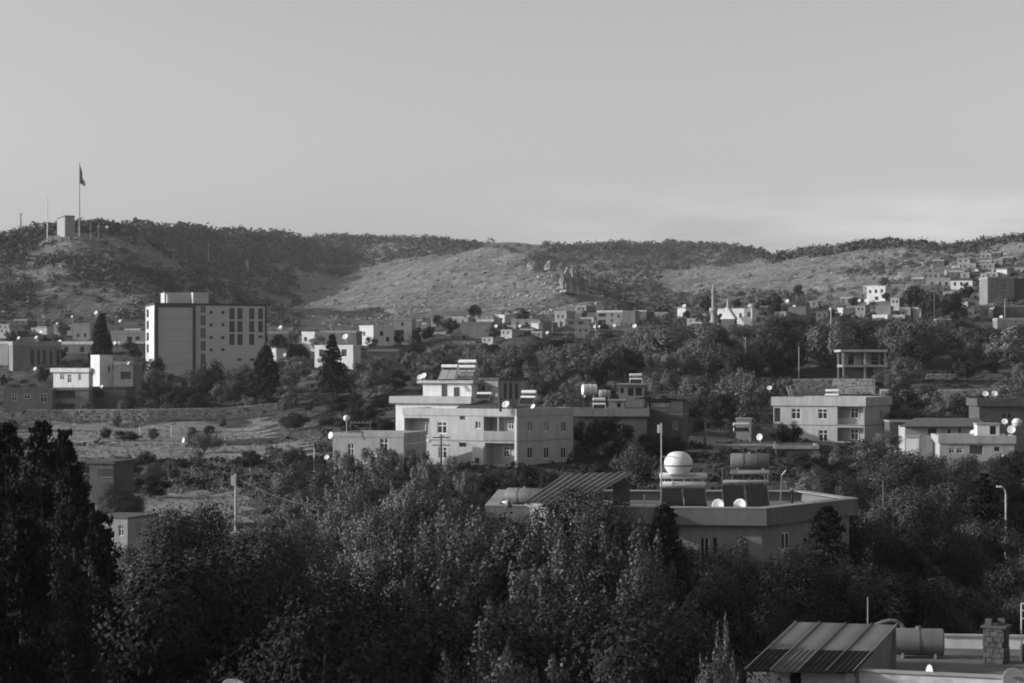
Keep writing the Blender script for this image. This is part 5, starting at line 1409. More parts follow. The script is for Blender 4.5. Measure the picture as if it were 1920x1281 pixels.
def crown_round(seed, H, R, nc, nl, leaf, z0=.25, flat=.85, gap=.0, rmin=.2, rmax=.38):
    """clumped crown; returns leaves and limb ends"""
    rng = np.random.default_rng(seed)
    cz0, cz1 = H * z0, H
    cs = []; mid = (cz0 + cz1) / 2; hz = (cz1 - cz0) / 2
    while len(cs) < nc:
        p = rng.uniform(-1, 1, 3); r = np.linalg.norm(p)
        if r > 1 or r < .35: continue
        rr = rng.uniform(rmin, rmax)
        lim = 1 - rr * .7
        if r > lim: p = p / r * lim
        low = .8 if p[2] < -.3 else 1
        cs.append((p[0] * R * low, p[1] * R * low, mid + p[2] * hz, rr * R))
    cs = np.array(cs)
    w = cs[:, 3] ** 2; k = rng.choice(nc, nl, p=w / w.sum())
    d = unit(rng.normal(size=(nl, 3))); rad = rng.uniform(.35, 1.08, nl) ** .6
    lump = 1 + .25 * np.sin(d[:, 0] * 5 + k) * np.sin(d[:, 2] * 6 + k * 2)
    c = cs[k, :3] + d * (cs[k, 3] * rad * lump)[:, None] * np.array([1, 1, flat])
    c[:, 2] = np.maximum(c[:, 2], H * .06)
    mc = np.array([0, 0, mid]); d2 = unit((c - mc) / np.array([R, R, hz]))
    v, f = leaves(c, np.full(nl, leaf), rng, unit(d + d2 * .8), 2.2, .3)
    return v, f, cs

def trunk_mesh(name, seed, H, r, ends, m, lean=0.0, nlimb=9):
    rg = random.Random(seed); mb = MB()
    top = H * .5; pts = []
    for k in range(6): pts.append((lean * k / 5 + rg.uniform(-.06, .06) * r * 6 * (k > 0), rg.uniform(-.06, .06) * r * 6 * (k > 0), -.4 + (top + .4) * k / 5))
    mb.tube(pts, [r * 1.25, r, r * .9, r * .8, r * .65, r * .4], 8)
    for e in list(ends)[:nlimb]:
        s = rg.uniform(.35, .95); i = min(4, int(s * 5)); p = Vector(pts[i]).lerp(Vector(pts[i + 1]), s * 5 - i); q = Vector(e[:3])
        mid = p.lerp(q, .5) + Vector((rg.uniform(-.1, .1), rg.uniform(-.1, .1), -.08)) * (q - p).length
        mb.tube([p, mid, q], [r * .42, r * .28, r * .1], 6)
    return mb.mesh(name, m, True)

TREES = {}   # kind -> list of (crown mesh, trunk mesh, height, half width)
def add_kind(kind, n, fn):
    TREES[kind] = [fn(k) for k in range(n)]

def mk_round(seed, H, R, nc, nl, leaf, lm, tm=M_BARK, **kw):
    v, f, cs = crown_round(seed, H, R, nc, nl, leaf, **kw)
    return mesh_np('crown', v, f, lm), trunk_mesh('trunk', seed, H, H * .025, cs, tm), H, R

def mk_shoots(seed, H, R, nsh, per, leaf, lm, tm=M_PBARK, z0=.12, spread=.35):
    """upright leafy shoots on rising branches, spiky outline"""
    rng = np.random.default_rng(seed); C = []; A = []; O = []; mb = MB()
    mb.tube([(0, 0, -.4), (0, 0, H * .2), (.05 * R, 0, H * .45)], [H * .025, H * .02, H * .012], 8)
    for k in range(nsh):
        an = rng.uniform(0, 2 * math.pi); rr = R * math.sqrt(rng.uniform(0.0, 1)); base = np.array([math.cos(an) * rr * .45, math.sin(an) * rr * .45, H * rng.uniform(z0, .45)])
        top = np.array([math.cos(an) * rr, math.sin(an) * rr, H * (1 - .32 * (rr / R) ** 2) * rng.uniform(.72, 1.0)])
        ctrl = (base + top) / 2 + np.array([math.cos(an), math.sin(an), 0]) * rr * spread
        t = rng.uniform(0.05, 1, per) ** .8
        p = ((1-t)**2)[:, None] * base + (2*t*(1-t))[:, None] * ctrl + (t**2)[:, None] * top
        d = unit(2 * (1-t)[:, None] * (ctrl - base) + 2 * t[:, None] * (top - ctrl))
        side = rng.normal(size=(per, 3)); side = unit(side - d * (side * d).sum(-1, keepdims=True))
        w = R * .15 * np.sin(np.clip(t * 1.05 + .12, 0, 1) * math.pi) ** .6 + leaf * .3
        C.append(p + side * (w * rng.uniform(.2, 1, per))[:, None]); A.append(unit(side + d * .9)); O.append(unit(side + np.array([0, 0, .3])))
        if k < 26: mb.tube([tuple(base), tuple((base + ctrl) / 2 + (top - base) * .1), tuple(.25*base + .5*ctrl + .25*top), tuple(top)], [H * .008, H * .006, H * .004, H * .0015], 5)
        if k < 10: mb.tube([(0, 0, H * rng.uniform(.08, .3)), tuple(base)], [H * .012, H * .008], 5)
    C = np.concatenate(C); A = np.concatenate(A); O = np.concatenate(O)
    v, f = leaves(C, np.full(len(C), leaf), rng, O, 1.6, .2, .6, A)
    return mesh_np('crown', v, f, lm), mb.mesh('trunk', tm, True), H, R

def mk_conifer(seed, H, R, nlay, nbr, per, leaf, lm, z0=.1, pw=.85, droop=.25, rag=.3):
    """whorls of drooping boughs"""
    rng = np.random.default_rng(seed); C = []; A = []; mb = MB()
    mb.tube([(0, 0, -.4), (0, 0, H * .5), (0, 0, H * .98)], [H * .022, H * .014, H * .002], 8)
    for q in range(nlay * nbr):
        a = rng.uniform(0, .99) ** 1.15; z = H * (z0 + (1 - z0) * a); an = rng.uniform(0, 2 * math.pi)
        L = R * (1 - a) ** pw * rng.uniform(1 - rag, 1 + rag * .25) * (1 + .18 * math.sin(an * 2 + a * 9 + seed)) + R * .04
        t = rng.uniform(.1, 1, per) ** .7; dirv = np.array([math.cos(an), math.sin(an), 0]); lat = np.array([-math.sin(an), math.cos(an), 0])
        zz = z + L * (.22 * t - droop * t * t) * (.4 + .6 * (1 - a))
        wd = L * .28 * (1 - .55 * t) * rng.normal(size=per)
        C.append(dirv * (L * t)[:, None] + lat * wd[:, None] + np.stack([0*t, 0*t, zz + rng.normal(size=per) * L * .07], -1))
        A.append(np.repeat(unit(dirv + np.array([0, 0, .15]))[None], per, 0) + lat * np.sign(wd)[:, None] * .6)
        if q % 4 == 0 and L > R * .25: mb.tube([(0, 0, z), tuple(dirv * L * .9 + np.array([0, 0, z + L * (.18 - droop * .8)]))], [H * .006, H * .0015], 4)
    C = np.concatenate(C); A = np.concatenate(A)
    v, f = leaves(C, np.full(len(C), leaf), rng, None, 0, .5, .42, A)
    return mesh_np('crown', v, f, lm), mb.mesh('trunk', M_BARK, True), H, R

def mk_cypress(seed, H, R, n, leaf, lm):
    rng = np.random.default_rng(seed); t = rng.uniform(0.04, 1, n); an = rng.uniform(0, 2 * math.pi, n)
    prof = np.clip(1.02 - t, 0, 1) ** .62 * np.minimum(1, t * 3.2 + .35) * 1.15
    lob = 1 + .22 * np.sin(an * 3 + t * 14 + seed) + .12 * np.sin(an * 7 - t * 31)
    rr = R * prof * lob * rng.uniform(.45, 1.05, n) ** .5
    d = np.stack([np.cos(an), np.sin(an), 0 * an], -1)
    c = d * rr[:, None] + np.stack([0*t, 0*t, H * t], -1)
    v, f = leaves(c, np.full(n, leaf), rng, d, 1.0, 0, .45, unit(d * .35 + np.array([0, 0, 1.])))
    mb = MB().tube([(0, 0, -.4), (0, 0, H * .8)], [H * .02, H * .006], 8)
    return mesh_np('crown', v, f, lm), mb.mesh('trunk', M_BARK, True), H, R

def mk_poplar(seed, H, R, nc, nl, nsh, per, leaf, lm, tm=M_PBARK):
    """leafy clumped crown with upright shoots standing out of it"""
    rng = np.random.default_rng(seed)
    v, f, cs = crown_round(seed, H * .9, R * .92, nc, nl, leaf, z0=.08, rmin=.16, rmax=.32)
    C = []; A = []; O = []; mb = MB()
    mb.tube([(0, 0, -.4), (0, 0, H * .3), (.1, 0, H * .6)], [H * .022, H * .016, H * .008], 8)
    for e_ in cs[:14]: mb.tube([(0, 0, H * rng.uniform(.1, .45)), tuple(e_[:3] * np.array([.6, .6, .9])), tuple(e_[:3])], [H * .009, H * .006, H * .002], 5)
    for k in range(nsh):
        an = rng.uniform(0, 2 * math.pi); rr = R * math.sqrt(rng.uniform(0, .95)); hh = H * (.98 - .38 * (rr / R) ** 2) * rng.uniform(.82, 1.06)
        base = np.array([math.cos(an) * rr * .8, math.sin(an) * rr * .8, hh * rng.uniform(.45, .68)])
        top = np.array([math.cos(an) * rr * 1.08 + rng.normal() * .25, math.sin(an) * rr * 1.08 + rng.normal() * .25, hh])
        t = rng.uniform(0, 1, per) ** .9; p = base + (top - base) * t[:, None]
        d = unit(np.repeat((top - base)[None], per, 0)); side = rng.normal(size=(per, 3)); side = unit(side - d * (side * d).sum(-1, keepdims=True))
        w = R * .13 * np.sin(np.clip(t * .9 + .12, 0, 1) * math.pi) ** .7 + leaf * .25
        C.append(p + side * (w * rng.uniform(.3, 1, per))[:, None]); A.append(unit(side + d * .7)); O.append(unit(side + np.array([0, 0, .3])))
        if k < 30: mb.tube([tuple(base), tuple(top)], [H * .005, H * .0012], 4)
    C = np.concatenate(C); A = np.concatenate(A); O = np.concatenate(O)
    v2, f2 = leaves(C, np.full(len(C), leaf * 1.1), rng, O, 1.5, .2, .65, A)
    return mesh_np('crown', np.concatenate([v, v2]), np.concatenate([f, f2 + len(v)]), lm), mb.mesh('trunk', tm, True), H, R

# near trees (60 to 180 m), middle trees (180 to 460 m), far trees
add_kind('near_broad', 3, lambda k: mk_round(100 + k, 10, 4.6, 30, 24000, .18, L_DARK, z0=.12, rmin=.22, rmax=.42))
add_kind('near_speck', 3, lambda k: mk_round(120 + k, 9, 3.9, 50, 19000, .17, L_SPECK, z0=.1, rmin=.14, rmax=.28))
add_kind('near_shoot', 4, lambda k: mk_poplar(140 + k, 11, 3.9, 36, 15000, 40, 240, .165, L_SPECK))
add_kind('near_pale', 2, lambda k: mk_poplar(145 + k, 10, 3.9, 36, 16000, 36, 240, .165, L_NPALE))
add_kind('near_grey', 3, lambda k: mk_round(150 + k, 9.5, 4.4, 34, 25000, .17, L_NGREY, z0=.1, rmin=.18, rmax=.36))
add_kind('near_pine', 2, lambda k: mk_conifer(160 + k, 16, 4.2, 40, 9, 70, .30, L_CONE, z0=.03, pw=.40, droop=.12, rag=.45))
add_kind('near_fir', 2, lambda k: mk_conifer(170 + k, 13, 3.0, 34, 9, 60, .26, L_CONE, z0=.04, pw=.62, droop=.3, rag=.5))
add_kind('mid_broad', 5, lambda k: mk_round(200 + k, 8, 4.0, 30, 5200, .36, L_MID, z0=.12))
add_kind('mid_dark', 4, lambda k: mk_round(220 + k, 8, 4.0, 30, 5200, .36, L_DARK, z0=.1))
add_kind('mid_pale', 4, lambda k: mk_round(240 + k, 8, 4.0, 44, 4600, .34, L_PALE, z0=.12, rmin=.14, rmax=.28))
add_kind('mid_shoot', 4, lambda k: mk_shoots(260 + k, 9, 4.0, 70, 75, .34, L_PALE))
add_kind('mid_fir', 2, lambda k: mk_conifer(280 + k, 14, 4.2, 28, 9, 26, .6, L_CONE, pw=.75, droop=.25, rag=.4))
add_kind('cypress', 2, lambda k: mk_cypress(290 + k, 12, 2.2, 5200, .5, L_CONE))
add_kind('far_broad', 4, lambda k: mk_round(300 + k, 6, 3.4, 20, 1300, .60, L_MID, z0=.08))
add_kind('far_dark', 3, lambda k: mk_round(320 + k, 6, 3.4, 20, 1300, .60, L_DARK, z0=.08))
TREES['near_slim'] = TREES['near_pale']
NAMES = {'near_slim': 'poplar_tree', 'near_pale': 'poplar_tree', 'near_grey': 'broadleaf_tree', 'near_broad': 'broadleaf_tree', 'near_speck': 'walnut_tree', 'near_shoot': 'poplar_tree', 'near_pine': 'pine_tree', 'near_fir': 'fir_tree', 'mid_broad': 'broadleaf_tree',
         'mid_dark': 'broadleaf_tree', 'mid_pale': 'olive_tree', 'mid_shoot': 'willow_tree', 'mid_fir': 'fir_tree', 'cypress': 'cypress_tree', 'far_broad': 'broadleaf_tree', 'far_dark': 'broadleaf_tree'}
_cnt = {}
def tree(kind, px, py_top, wpx, d, label, group=None, rot=None, base=None):
    k = _cnt.get(kind, 0); _cnt[kind] = k + 1
    crown, trunk, H, R = TREES[kind][k % len(TREES[kind])]
    p = W(px, d) if base is None else base
    h = max(1.2, (YH - py_top) * d / F - p.z); w = wpx * d / F / 2
    if kind in ('near_broad', 'near_grey', 'near_speck'): w = max(w, .41 * h)      # broad crowns, not columns
    if kind in ('near_shoot', 'near_pale'): w = max(w, .34 * h)
    r = thing(NAMES[kind], label, 'tree', p - Vector((0, 0, .1)), rot if rot is not None else random.uniform(0, 6.28), group)
    r.scale = (w / R, w / R, h / H)
    obj('trunk', trunk, r); obj('crown', crown, r)
    return r
def row(fmt, lst, group):
    """lst: kind, px, py_top, width px, distance; labelled in order from the left"""
    lst = sorted(lst, key=lambda t: t[1])
    for i, t in enumerate(lst): tree(*t, fmt % ORD[i], group)
def belt(fmt, n, px0, px1, d0, d1, h0, h1, kinds, group, seed, wr=(.8, 1.15), avoid=(), lim=None):
    """a loose belt of trees on the ground between two picture columns"""
    rg = random.Random(seed); got = []; tries = 0
    while len(got) < n and tries < n * 40:
        tries += 1
        px = rg.uniform(px0, px1); d = rg.uniform(d0, d1); h = rg.uniform(h0, h1); w = h * rg.uniform(*wr)
        x = (px - CX) * d / F
        if any((x - q[5]) ** 2 + (d - q[4]) ** 2 < (.42 * (w + q[6])) ** 2 for q in got): continue
        if any(a < px < b and c < d < e for a, b, c, e in avoid): continue
        z = gz(x, d); py = YH - (z + h) * F / d
        if lim is not None and py < lim: py = lim + rg.uniform(0, 16)
        if (YH - py) * d / F - z < 2.2: continue
        got.append((rg.choice(kinds), px, py, w * F / d, d, x, w))
    row(fmt, [g[:5] for g in got], group)

# ---- named trees
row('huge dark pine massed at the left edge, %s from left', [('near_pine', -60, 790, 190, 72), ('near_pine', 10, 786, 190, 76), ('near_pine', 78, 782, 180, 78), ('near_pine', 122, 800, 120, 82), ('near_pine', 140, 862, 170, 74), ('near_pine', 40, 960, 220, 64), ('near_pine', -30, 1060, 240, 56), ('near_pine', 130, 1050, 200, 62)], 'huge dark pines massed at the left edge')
row('pine beyond the left edge shading the thicket, %s from left', [('near_pine', -190, 800, 240, 62), ('near_pine', -330, 780, 260, 58), ('near_pine', -430, 780, 260, 52), ('near_pine', -240, 860, 260, 48)], 'pines beyond the left edge')  # unseen pines, added to shade the thicket inside the frame
tree('near_fir', 178, 950, 190, 70, 'ragged dark fir before the white-walled near house')
row('upright tree before left end of solar house, %s from left', [('near_grey', 832, 905, 130, 114), ('near_grey', 885, 925, 120, 107), ('near_broad', 800, 945, 130, 112)], 'trees before the left end of the solar house')
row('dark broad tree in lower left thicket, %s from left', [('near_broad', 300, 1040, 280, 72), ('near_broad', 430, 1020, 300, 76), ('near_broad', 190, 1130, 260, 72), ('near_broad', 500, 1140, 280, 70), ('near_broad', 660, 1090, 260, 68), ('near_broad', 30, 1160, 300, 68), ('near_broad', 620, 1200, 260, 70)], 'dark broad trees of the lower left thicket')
row('speckled walnut tree above the lower left thicket, %s from left', [('near_speck', 290, 1010, 190, 92), ('near_grey', 375, 935, 230, 98), ('near_grey', 470, 975, 200, 96), ('near_speck', 545, 965, 150, 100)], 'walnut trees above the lower left thicket')
row('sunlit feathery tree left of centre, %s from left', [('near_pale', 660, 850, 150, 128), ('near_pale', 715, 832, 170, 132), ('near_pale', 785, 862, 140, 125), ('near_pale', 655, 900, 150, 118), ('near_pale', 725, 905, 190, 115)], 'sunlit feathery trees left of centre')
row('leafy poplar in front of near solar house, %s from left', [('near_shoot', 775, 965, 180, 92), ('near_shoot', 850, 930, 170, 97), ('near_shoot', 915, 915, 150, 100), ('near_shoot', 985, 945, 150, 97), ('near_grey', 1012, 930, 110, 103), ('near_shoot', 1065, 955, 150, 95), ('near_grey', 1118, 905, 130, 99), ('near_shoot', 1180, 965, 160, 93)], 'leafy poplars in front of the near solar house')
row('low leafy tree along bottom edge, %s from left', [('near_broad', 720, 1075, 200, 76), ('near_shoot', 810, 1060, 200, 78), ('near_shoot', 1000, 1055, 190, 78), ('near_broad', 1100, 1080, 200, 74), ('near_shoot', 930, 1150, 170, 68), ('near_pale', 1050, 1180, 150, 68), ('near_broad', 820, 1170, 190, 72), ('near_broad', 1200, 1110, 180, 68), ('near_slim', 1350, 1138, 150, 65), ('near_broad', 1240, 1190, 160, 72)], 'low leafy trees along the bottom edge')
tree('near_pine', 1245, 942, 150, 98, 'dark ragged pine in front of the near solar house wall'); tree('near_pine', 1550, 945, 140, 103, 'dark ragged pine at right corner of near solar house')
row('speckled walnut tree before the near solar house, %s from left', [('near_speck', 1300, 1045, 150, 96), ('near_pale', 1385, 995, 140, 100), ('near_grey', 1440, 1030, 150, 97), ('near_broad', 1400, 1085, 180, 93), ('near_broad', 1490, 1035, 150, 97), ('near_grey', 1340, 1005, 120, 102), ('near_grey', 1478, 1012, 110, 103)], 'walnut trees before the near solar house')
row('dark broad tree behind the ribbed lean-to, %s from left', [('near_grey', 1610, 1040, 200, 99), ('near_broad', 1700, 1070, 200, 97), ('near_grey', 1790, 1060, 180, 99), ('near_grey', 1930, 1010, 200, 104)], 'dark broad trees behind the ribbed lean-to')
row('tall grey tree right of near solar house, %s from left', [('near_grey', 1640, 940, 170, 118), ('near_grey', 1700, 900, 210, 126), ('near_speck', 1790, 900, 200, 128), ('near_grey', 1860, 960, 150, 118), ('near_grey', 1580, 875, 170, 145), ('near_grey', 1670, 842, 210, 155), ('near_grey', 1770, 838, 220, 162), ('near_speck', 1530, 862, 140, 155), ('near_broad', 1740, 970, 180, 112), ('near_grey', 1850, 860, 150, 158)], 'tall grey trees right of the near solar house')
tree('near_fir', 1845, 880, 120, 122, 'ragged layered fir near the street lamp'); tree('near_fir', 1900, 870, 110, 165, 'dark fir behind the street lamp')
tree('near_grey', 224, 892, 70, 165, 'grey bush at right corner of tall grey balcony house')
tree('near_pine', 186, 955, 150, 80, 'ragged pine before the white-walled near house, rear'); tree('near_grey', 285, 985, 130, 118, 'grey bush hiding the dark side of white-walled near house')
tree('near_speck', 560, 838, 170, 165, 'rounded grey tree left of the pale annex'); tree('near_speck', 590, 900, 130, 150, 'small leaning tree below the rounded grey tree')
tree('mid_shoot', 383, 806, 80, 290, 'pale feathery bush in the left field'); tree('mid_dark', 240, 806, 60, 330, 'small dark bush in the left field')
tree('mid_dark', 553, 772, 62, 345, 'round dark tree at right end of left field'); tree('mid_broad', 290, 866, 70, 240, 'round bush left of the meter box pole, rear')
tree('mid_dark', 282, 890, 85, 205, 'dark tree left of the meter box pole'); tree('mid_dark', 330, 858, 100, 250, 'wide dark bush at the lower field edge'); tree('mid_dark', 465, 860, 70, 250, 'low dark bush below the feathery bush')
tree('mid_dark', 232, 868, 60, 240, 'small bush right of the left grey house')
tree('cypress', 190, 588, 44, 505, 'dark cypress left of the tall slab block'); tree('cypress', 498, 648, 62, 425, 'pointed dark cypress right of the tall slab block')
tree('mid_fir', 623, 626, 78, 415, 'broad dark conifer before the white village house')
row('leafy tree in row before tall slab block, %s from left', [('mid_broad', 250, 700, 60, 440), ('mid_broad', 290, 690, 62, 445), ('mid_pale', 325, 700, 60, 435), ('mid_broad', 365, 690, 60, 440), ('mid_dark', 395, 672, 70, 445), ('mid_broad', 440, 690, 56, 440), ('mid_broad', 462, 682, 60, 450), ('mid_dark', 286, 665, 54, 480), ('mid_broad', 415, 715, 50, 428), ('mid_pale', 255, 725, 50, 420), ('mid_dark', 330, 730, 60, 418), ('mid_dark', 375, 735, 60, 416)], 'trees in a row before the tall slab block')
row('loose tree between cypress and corner house, %s from left', [('mid_pale', 545, 720, 70, 400), ('mid_pale', 580, 735, 70, 385), ('mid_broad', 535, 690, 60, 440), ('mid_pale', 665, 680, 70, 420), ('mid_broad', 700, 690, 70, 410), ('mid_dark', 640, 735, 90, 370), ('mid_dark', 690, 745, 90, 345), ('mid_broad', 715, 720, 70, 380), ('mid_dark', 740, 690, 60, 420), ('mid_broad', 610, 770, 60, 345), ('mid_dark', 660, 775, 70, 320), ('mid_pale', 560, 665, 60, 470), ('mid_dark', 715, 780, 60, 300)], 'loose trees between cypress and corner house')
tree('mid_shoot', 1390, 682, 112, 330, 'big pale willow left of the wide-banded house')
tree('mid_dark', 1350, 735, 80, 310, 'dark tree at left foot of the big willow'); tree('mid_dark', 1300, 760, 70, 300, 'dark tree right of the curved-roof house')
row('tree between big willow and curved-roof house, %s from left', [('mid_broad', 1245, 690, 80, 350), ('mid_broad', 1300, 700, 80, 345), ('mid_dark', 1335, 690, 70, 360), ('mid_broad', 1215, 700, 60, 360), ('mid_pale', 1275, 730, 60, 325)], 'trees between big willow and curved-roof house')
row('dark tree before the terrace house, %s from left', [('mid_dark', 1105, 782, 70, 250), ('mid_dark', 1150, 780, 80, 250), ('mid_dark', 1100, 830, 60, 235), ('mid_shoot', 1190, 835, 100, 215), ('mid_dark', 1225, 810, 70, 245), ('mid_dark', 1260, 815, 60, 250), ('mid_dark', 1120, 860, 80, 205), ('mid_dark', 1030, 880, 60, 200), ('mid_dark', 985, 868, 60, 205), ('mid_broad', 940, 872, 70, 200)], 'dark trees before the terrace house')
row('garden shrub at the foot of corner house, %s from left', [('mid_pale', 770, 835, 60, 205), ('mid_pale', 720, 835, 70, 200), ('mid_pale', 850, 850, 60, 200), ('mid_pale', 800, 845, 60, 195), ('mid_broad', 880, 880, 60, 190), ('mid_dark', 910, 885, 70, 180), ('mid_dark', 660, 860, 60, 190)], 'garden shrubs at the foot of the corner house')
row('bush below the wide-banded house, %s from left', [('mid_dark', 1475, 790, 60, 285), ('mid_dark', 1505, 845, 80, 225), ('mid_broad', 1560, 838, 90, 225), ('mid_broad', 1620, 822, 100, 230), ('mid_broad', 1660, 806, 70, 255), ('mid_broad', 1690, 835, 90, 215), ('mid_dark', 1420, 850, 60, 225), ('mid_broad', 1750, 850, 100, 200), ('mid_broad', 1820, 850, 90, 205), ('mid_dark', 1880, 850, 70, 210), ('mid_dark', 1915, 840, 70, 220)], 'bushes below the wide-banded house')
row('orchard tree behind the wide-banded house, %s from left', [('mid_dark', 1690, 722, 80, 340), ('mid_broad', 1735, 720, 80, 345), ('mid_broad', 1780, 735, 90, 335), ('mid_dark', 1830, 735, 70, 330), ('mid_pale', 1700, 760, 80, 310), ('mid_pale', 1760, 760, 80, 310), ('mid_dark', 1660, 740, 60, 330), ('mid_dark', 1610, 740, 60, 345), ('mid_pale', 1885, 715, 90, 350), ('mid_broad', 1925, 690, 80, 370), ('mid_pale', 1700, 665, 80, 400), ('mid_broad', 1680, 690, 60, 392)], 'orchard trees behind the wide-banded house')
row('low bush below the unfinished frame, %s from left', [('mid_broad', 1590, 704, 46, 405), ('mid_dark', 1625, 708, 44, 405), ('mid_pale', 1658, 696, 50, 404)], 'low bushes below the unfinished frame')
row('loose shrub hiding the annex front, %s from left', [('mid_pale', 640, 836, 60, 208), ('mid_pale', 692, 838, 60, 204), ('mid_pale', 742, 842, 50, 206)], 'loose shrubs hiding the annex front')
tree('far_dark', 1790, 548, 62, 600, 'round dark tree in the right village'); tree('far_dark', 1712, 535, 52, 660, 'dark tree right of lone bright house'); tree('far_dark', 1740, 545, 44, 640, 'dark tree left of round village tree')
tree('far_dark', 1430, 470, 14, 1420, 'lone round tree on right hill crest')
for i, px in enumerate((1205, 1228, 1268, 1294, 1330, 1350)):
    tree('far_broad', px, 459 if i < 4 else 463, (14, 20, 26, 20, 22, 20)[i], 1950, 'small ridge tree between the hills, %s from left' % ORD[i], 'trees on the ridge between the hills')
# ---- tree belts
B3 = ['mid_broad', 'mid_pale', 'mid_broad', 'mid_dark', 'mid_pale', 'mid_shoot']
belt('belt tree in front of the middle village, %s from left', 15, 770, 900, 420, 570, 5, 8.5, B3, 'belt trees in front of the middle village', 1, wr=(.95, 1.4), lim=640)
belt('belt tree right of blank grey block, %s from left', 15, 890, 1030, 400, 570, 6, 9, B3, 'belt trees right of the blank grey block', 21, wr=(.95, 1.4), lim=640)
belt('belt tree below dark balcony house, %s from left', 15, 1020, 1130, 390, 570, 6, 10, B3, 'belt trees below the dark balcony house', 2, wr=(.95, 1.4), lim=630)
belt('belt tree left below the minaret, %s from left', 15, 1125, 1235, 390, 570, 7, 10, B3, 'belt trees left below the minaret', 22, wr=(.95, 1.4), lim=618)
belt('tall belt tree below the minaret, %s from left', 15, 1230, 1345, 400, 590, 8, 12, B3, 'tall belt trees below the minaret', 3, wr=(.95, 1.4), lim=603)
belt('tall belt tree right of minaret, %s from left', 15, 1335, 1450, 400, 590, 8, 12, B3, 'tall belt trees right of the minaret', 23, wr=(.95, 1.4), lim=604)
belt('tall belt tree left of unfinished frame, %s from left', 15, 1445, 1570, 430, 590, 9, 14, ['mid_dark', 'mid_broad', 'mid_broad'], 'tall belt trees left of the unfinished frame', 4, wr=(.95, 1.4), lim=590)
belt('tall belt tree behind unfinished frame, %s from left', 16, 1560, 1690, 445, 580, 9, 13, ['mid_dark', 'mid_broad', 'mid_broad'], 'tall belt trees behind the unfinished frame', 24, wr=(.95, 1.4), lim=592)
belt('tall belt tree right of unfinished frame, %s from left', 15, 1680, 1810, 430, 570, 8, 13, ['mid_dark', 'mid_broad', 'mid_broad', 'mid_pale'], 'tall belt trees right of the unfinished frame', 5, wr=(.95, 1.4), lim=594)
belt('tall belt tree at the right edge, %s from left', 15, 1800, 1960, 430, 570, 8, 13, ['mid_dark', 'mid_broad', 'mid_broad', 'mid_pale'], 'tall belt trees at the right edge', 25, wr=(.95, 1.4), lim=604)
belt('low orchard tree right of unfinished frame, %s from left', 8, 1665, 1960, 390, 440, 3, 5.5, B3, 'low orchard trees right of the unfinished frame', 26)
belt('low orchard tree left of unfinished frame, %s from left', 18, 1150, 1480, 330, 420, 3.5, 6, B3, 'low orchard trees left of the unfinished frame', 27, avoid=((1320, 1460, 300, 350),))
belt('small tree among middle village roofs, %s from left', 18, 780, 1230, 590, 690, 3, 5.5, ['far_broad', 'far_dark'], 'small trees among the middle village roofs', 6)
belt('small tree among right village roofs, %s from left', 18, 1420, 1930, 590, 740, 3, 6, ['far_broad', 'far_dark'], 'small trees among the right village roofs', 7)
belt('small tree among left village roofs, %s from left', 18, -20, 270, 440, 640, 3, 5.5, ['far_broad', 'far_dark', 'far_dark'], 'small trees among the left village roofs', 8)
belt('tree around the mid village left roofs, %s from left', 16, 500, 780, 480, 640, 3.5, 6.5, ['far_broad', 'far_dark', 'mid_pale'], 'trees around the left roofs of the middle village', 9)
belt('tree in hollow behind the corner house, %s from left', 16, 880, 1200, 290, 400, 4, 7, ['mid_dark', 'mid_broad', 'mid_pale'], 'trees in the hollow behind the corner house', 10)
belt('bush on the slope foot below right hill, %s from left', 20, 1180, 1500, 640, 800, 3, 6, ['far_dark', 'far_broad', 'far_dark'], 'bushes on the slope foot below the right hill', 11)
belt('bush along the left field wall, %s from left', 14, 60, 560, 388, 412, 2.0, 3.6, ['mid_dark', 'mid_broad'], 'bushes along the left field wall', 12)
belt('bush beside the lower left field, %s from left', 12, 150, 640, 218, 262, 1.4, 2.6, ['mid_dark', 'mid_broad', 'mid_pale'], 'bushes beside the lower left field', 13)

belt('hedge bush between the two left fields, %s from left', 18, 120, 560, 313, 325, 1.0, 1.9, ['mid_dark', 'mid_broad'], 'hedge bushes between the two left fields', 31, wr=(1.3, 2.2))
belt('hedge bush below the left fields, %s from left', 18, 120, 610, 262, 271, 1.2, 2.2, ['mid_dark', 'mid_broad', 'mid_dark'], 'hedge bushes below the left fields', 32, wr=(1.3, 2.2))
belt('small tree on the left field, %s from left', 7, 150, 560, 330, 372, 1.2, 2.4, ['mid_dark', 'mid_broad'], 'small trees on the left field', 33)
# ------------------------------------------------------------------ scrub, undergrowth, stones: what nobody could count
def scatter_mesh(name, pts, sizes, rng, per, lm, leafk=.34, flat=.8, outl=None):
    """many leafy bushes joined into one mesh; each is a lumpy dome of leaf clumps"""
    n = len(pts); k = np.repeat(np.arange(n), per); m = len(k)
    d = unit(rng.normal(size=(m, 3))); d[:, 2] = np.abs(d[:, 2]) * .9 - .1
    r = rng.uniform(.45, 1.0, m) ** .6 * (1 + .25 * np.sin(d[:, 0] * 4 + k) * np.sin(d[:, 1] * 5 + 2 * k))
    c = pts[k] + d * (sizes[k] * r)[:, None] * np.array([1, 1, flat])
    v, f = leaves(c, sizes[k] * leafk, rng, d, 1.8, .3, .7)
    o = obj(name, mesh_np(name, v, f, lm)); o['kind'] = 'stuff'
    return o
rng = np.random.default_rng(21)
_sl = np.maximum.accumulate(gzv / gd, axis=0)                 # sight-line slope of the visible ground, per picture column
def seen(px, py):
    """distance of the visible ground at picture points"""
    col = np.clip(np.searchsorted(GPX, px), 0, len(GPX) - 1); out = np.empty(len(px)); zr = (YH - py) / F
    for c in np.unique(col):
        k = col == c; s = _sl[:, c] + np.arange(len(GD)) * 1e-9
        out[k] = np.interp(zr[k], s, GD)
    return out
N = 150000
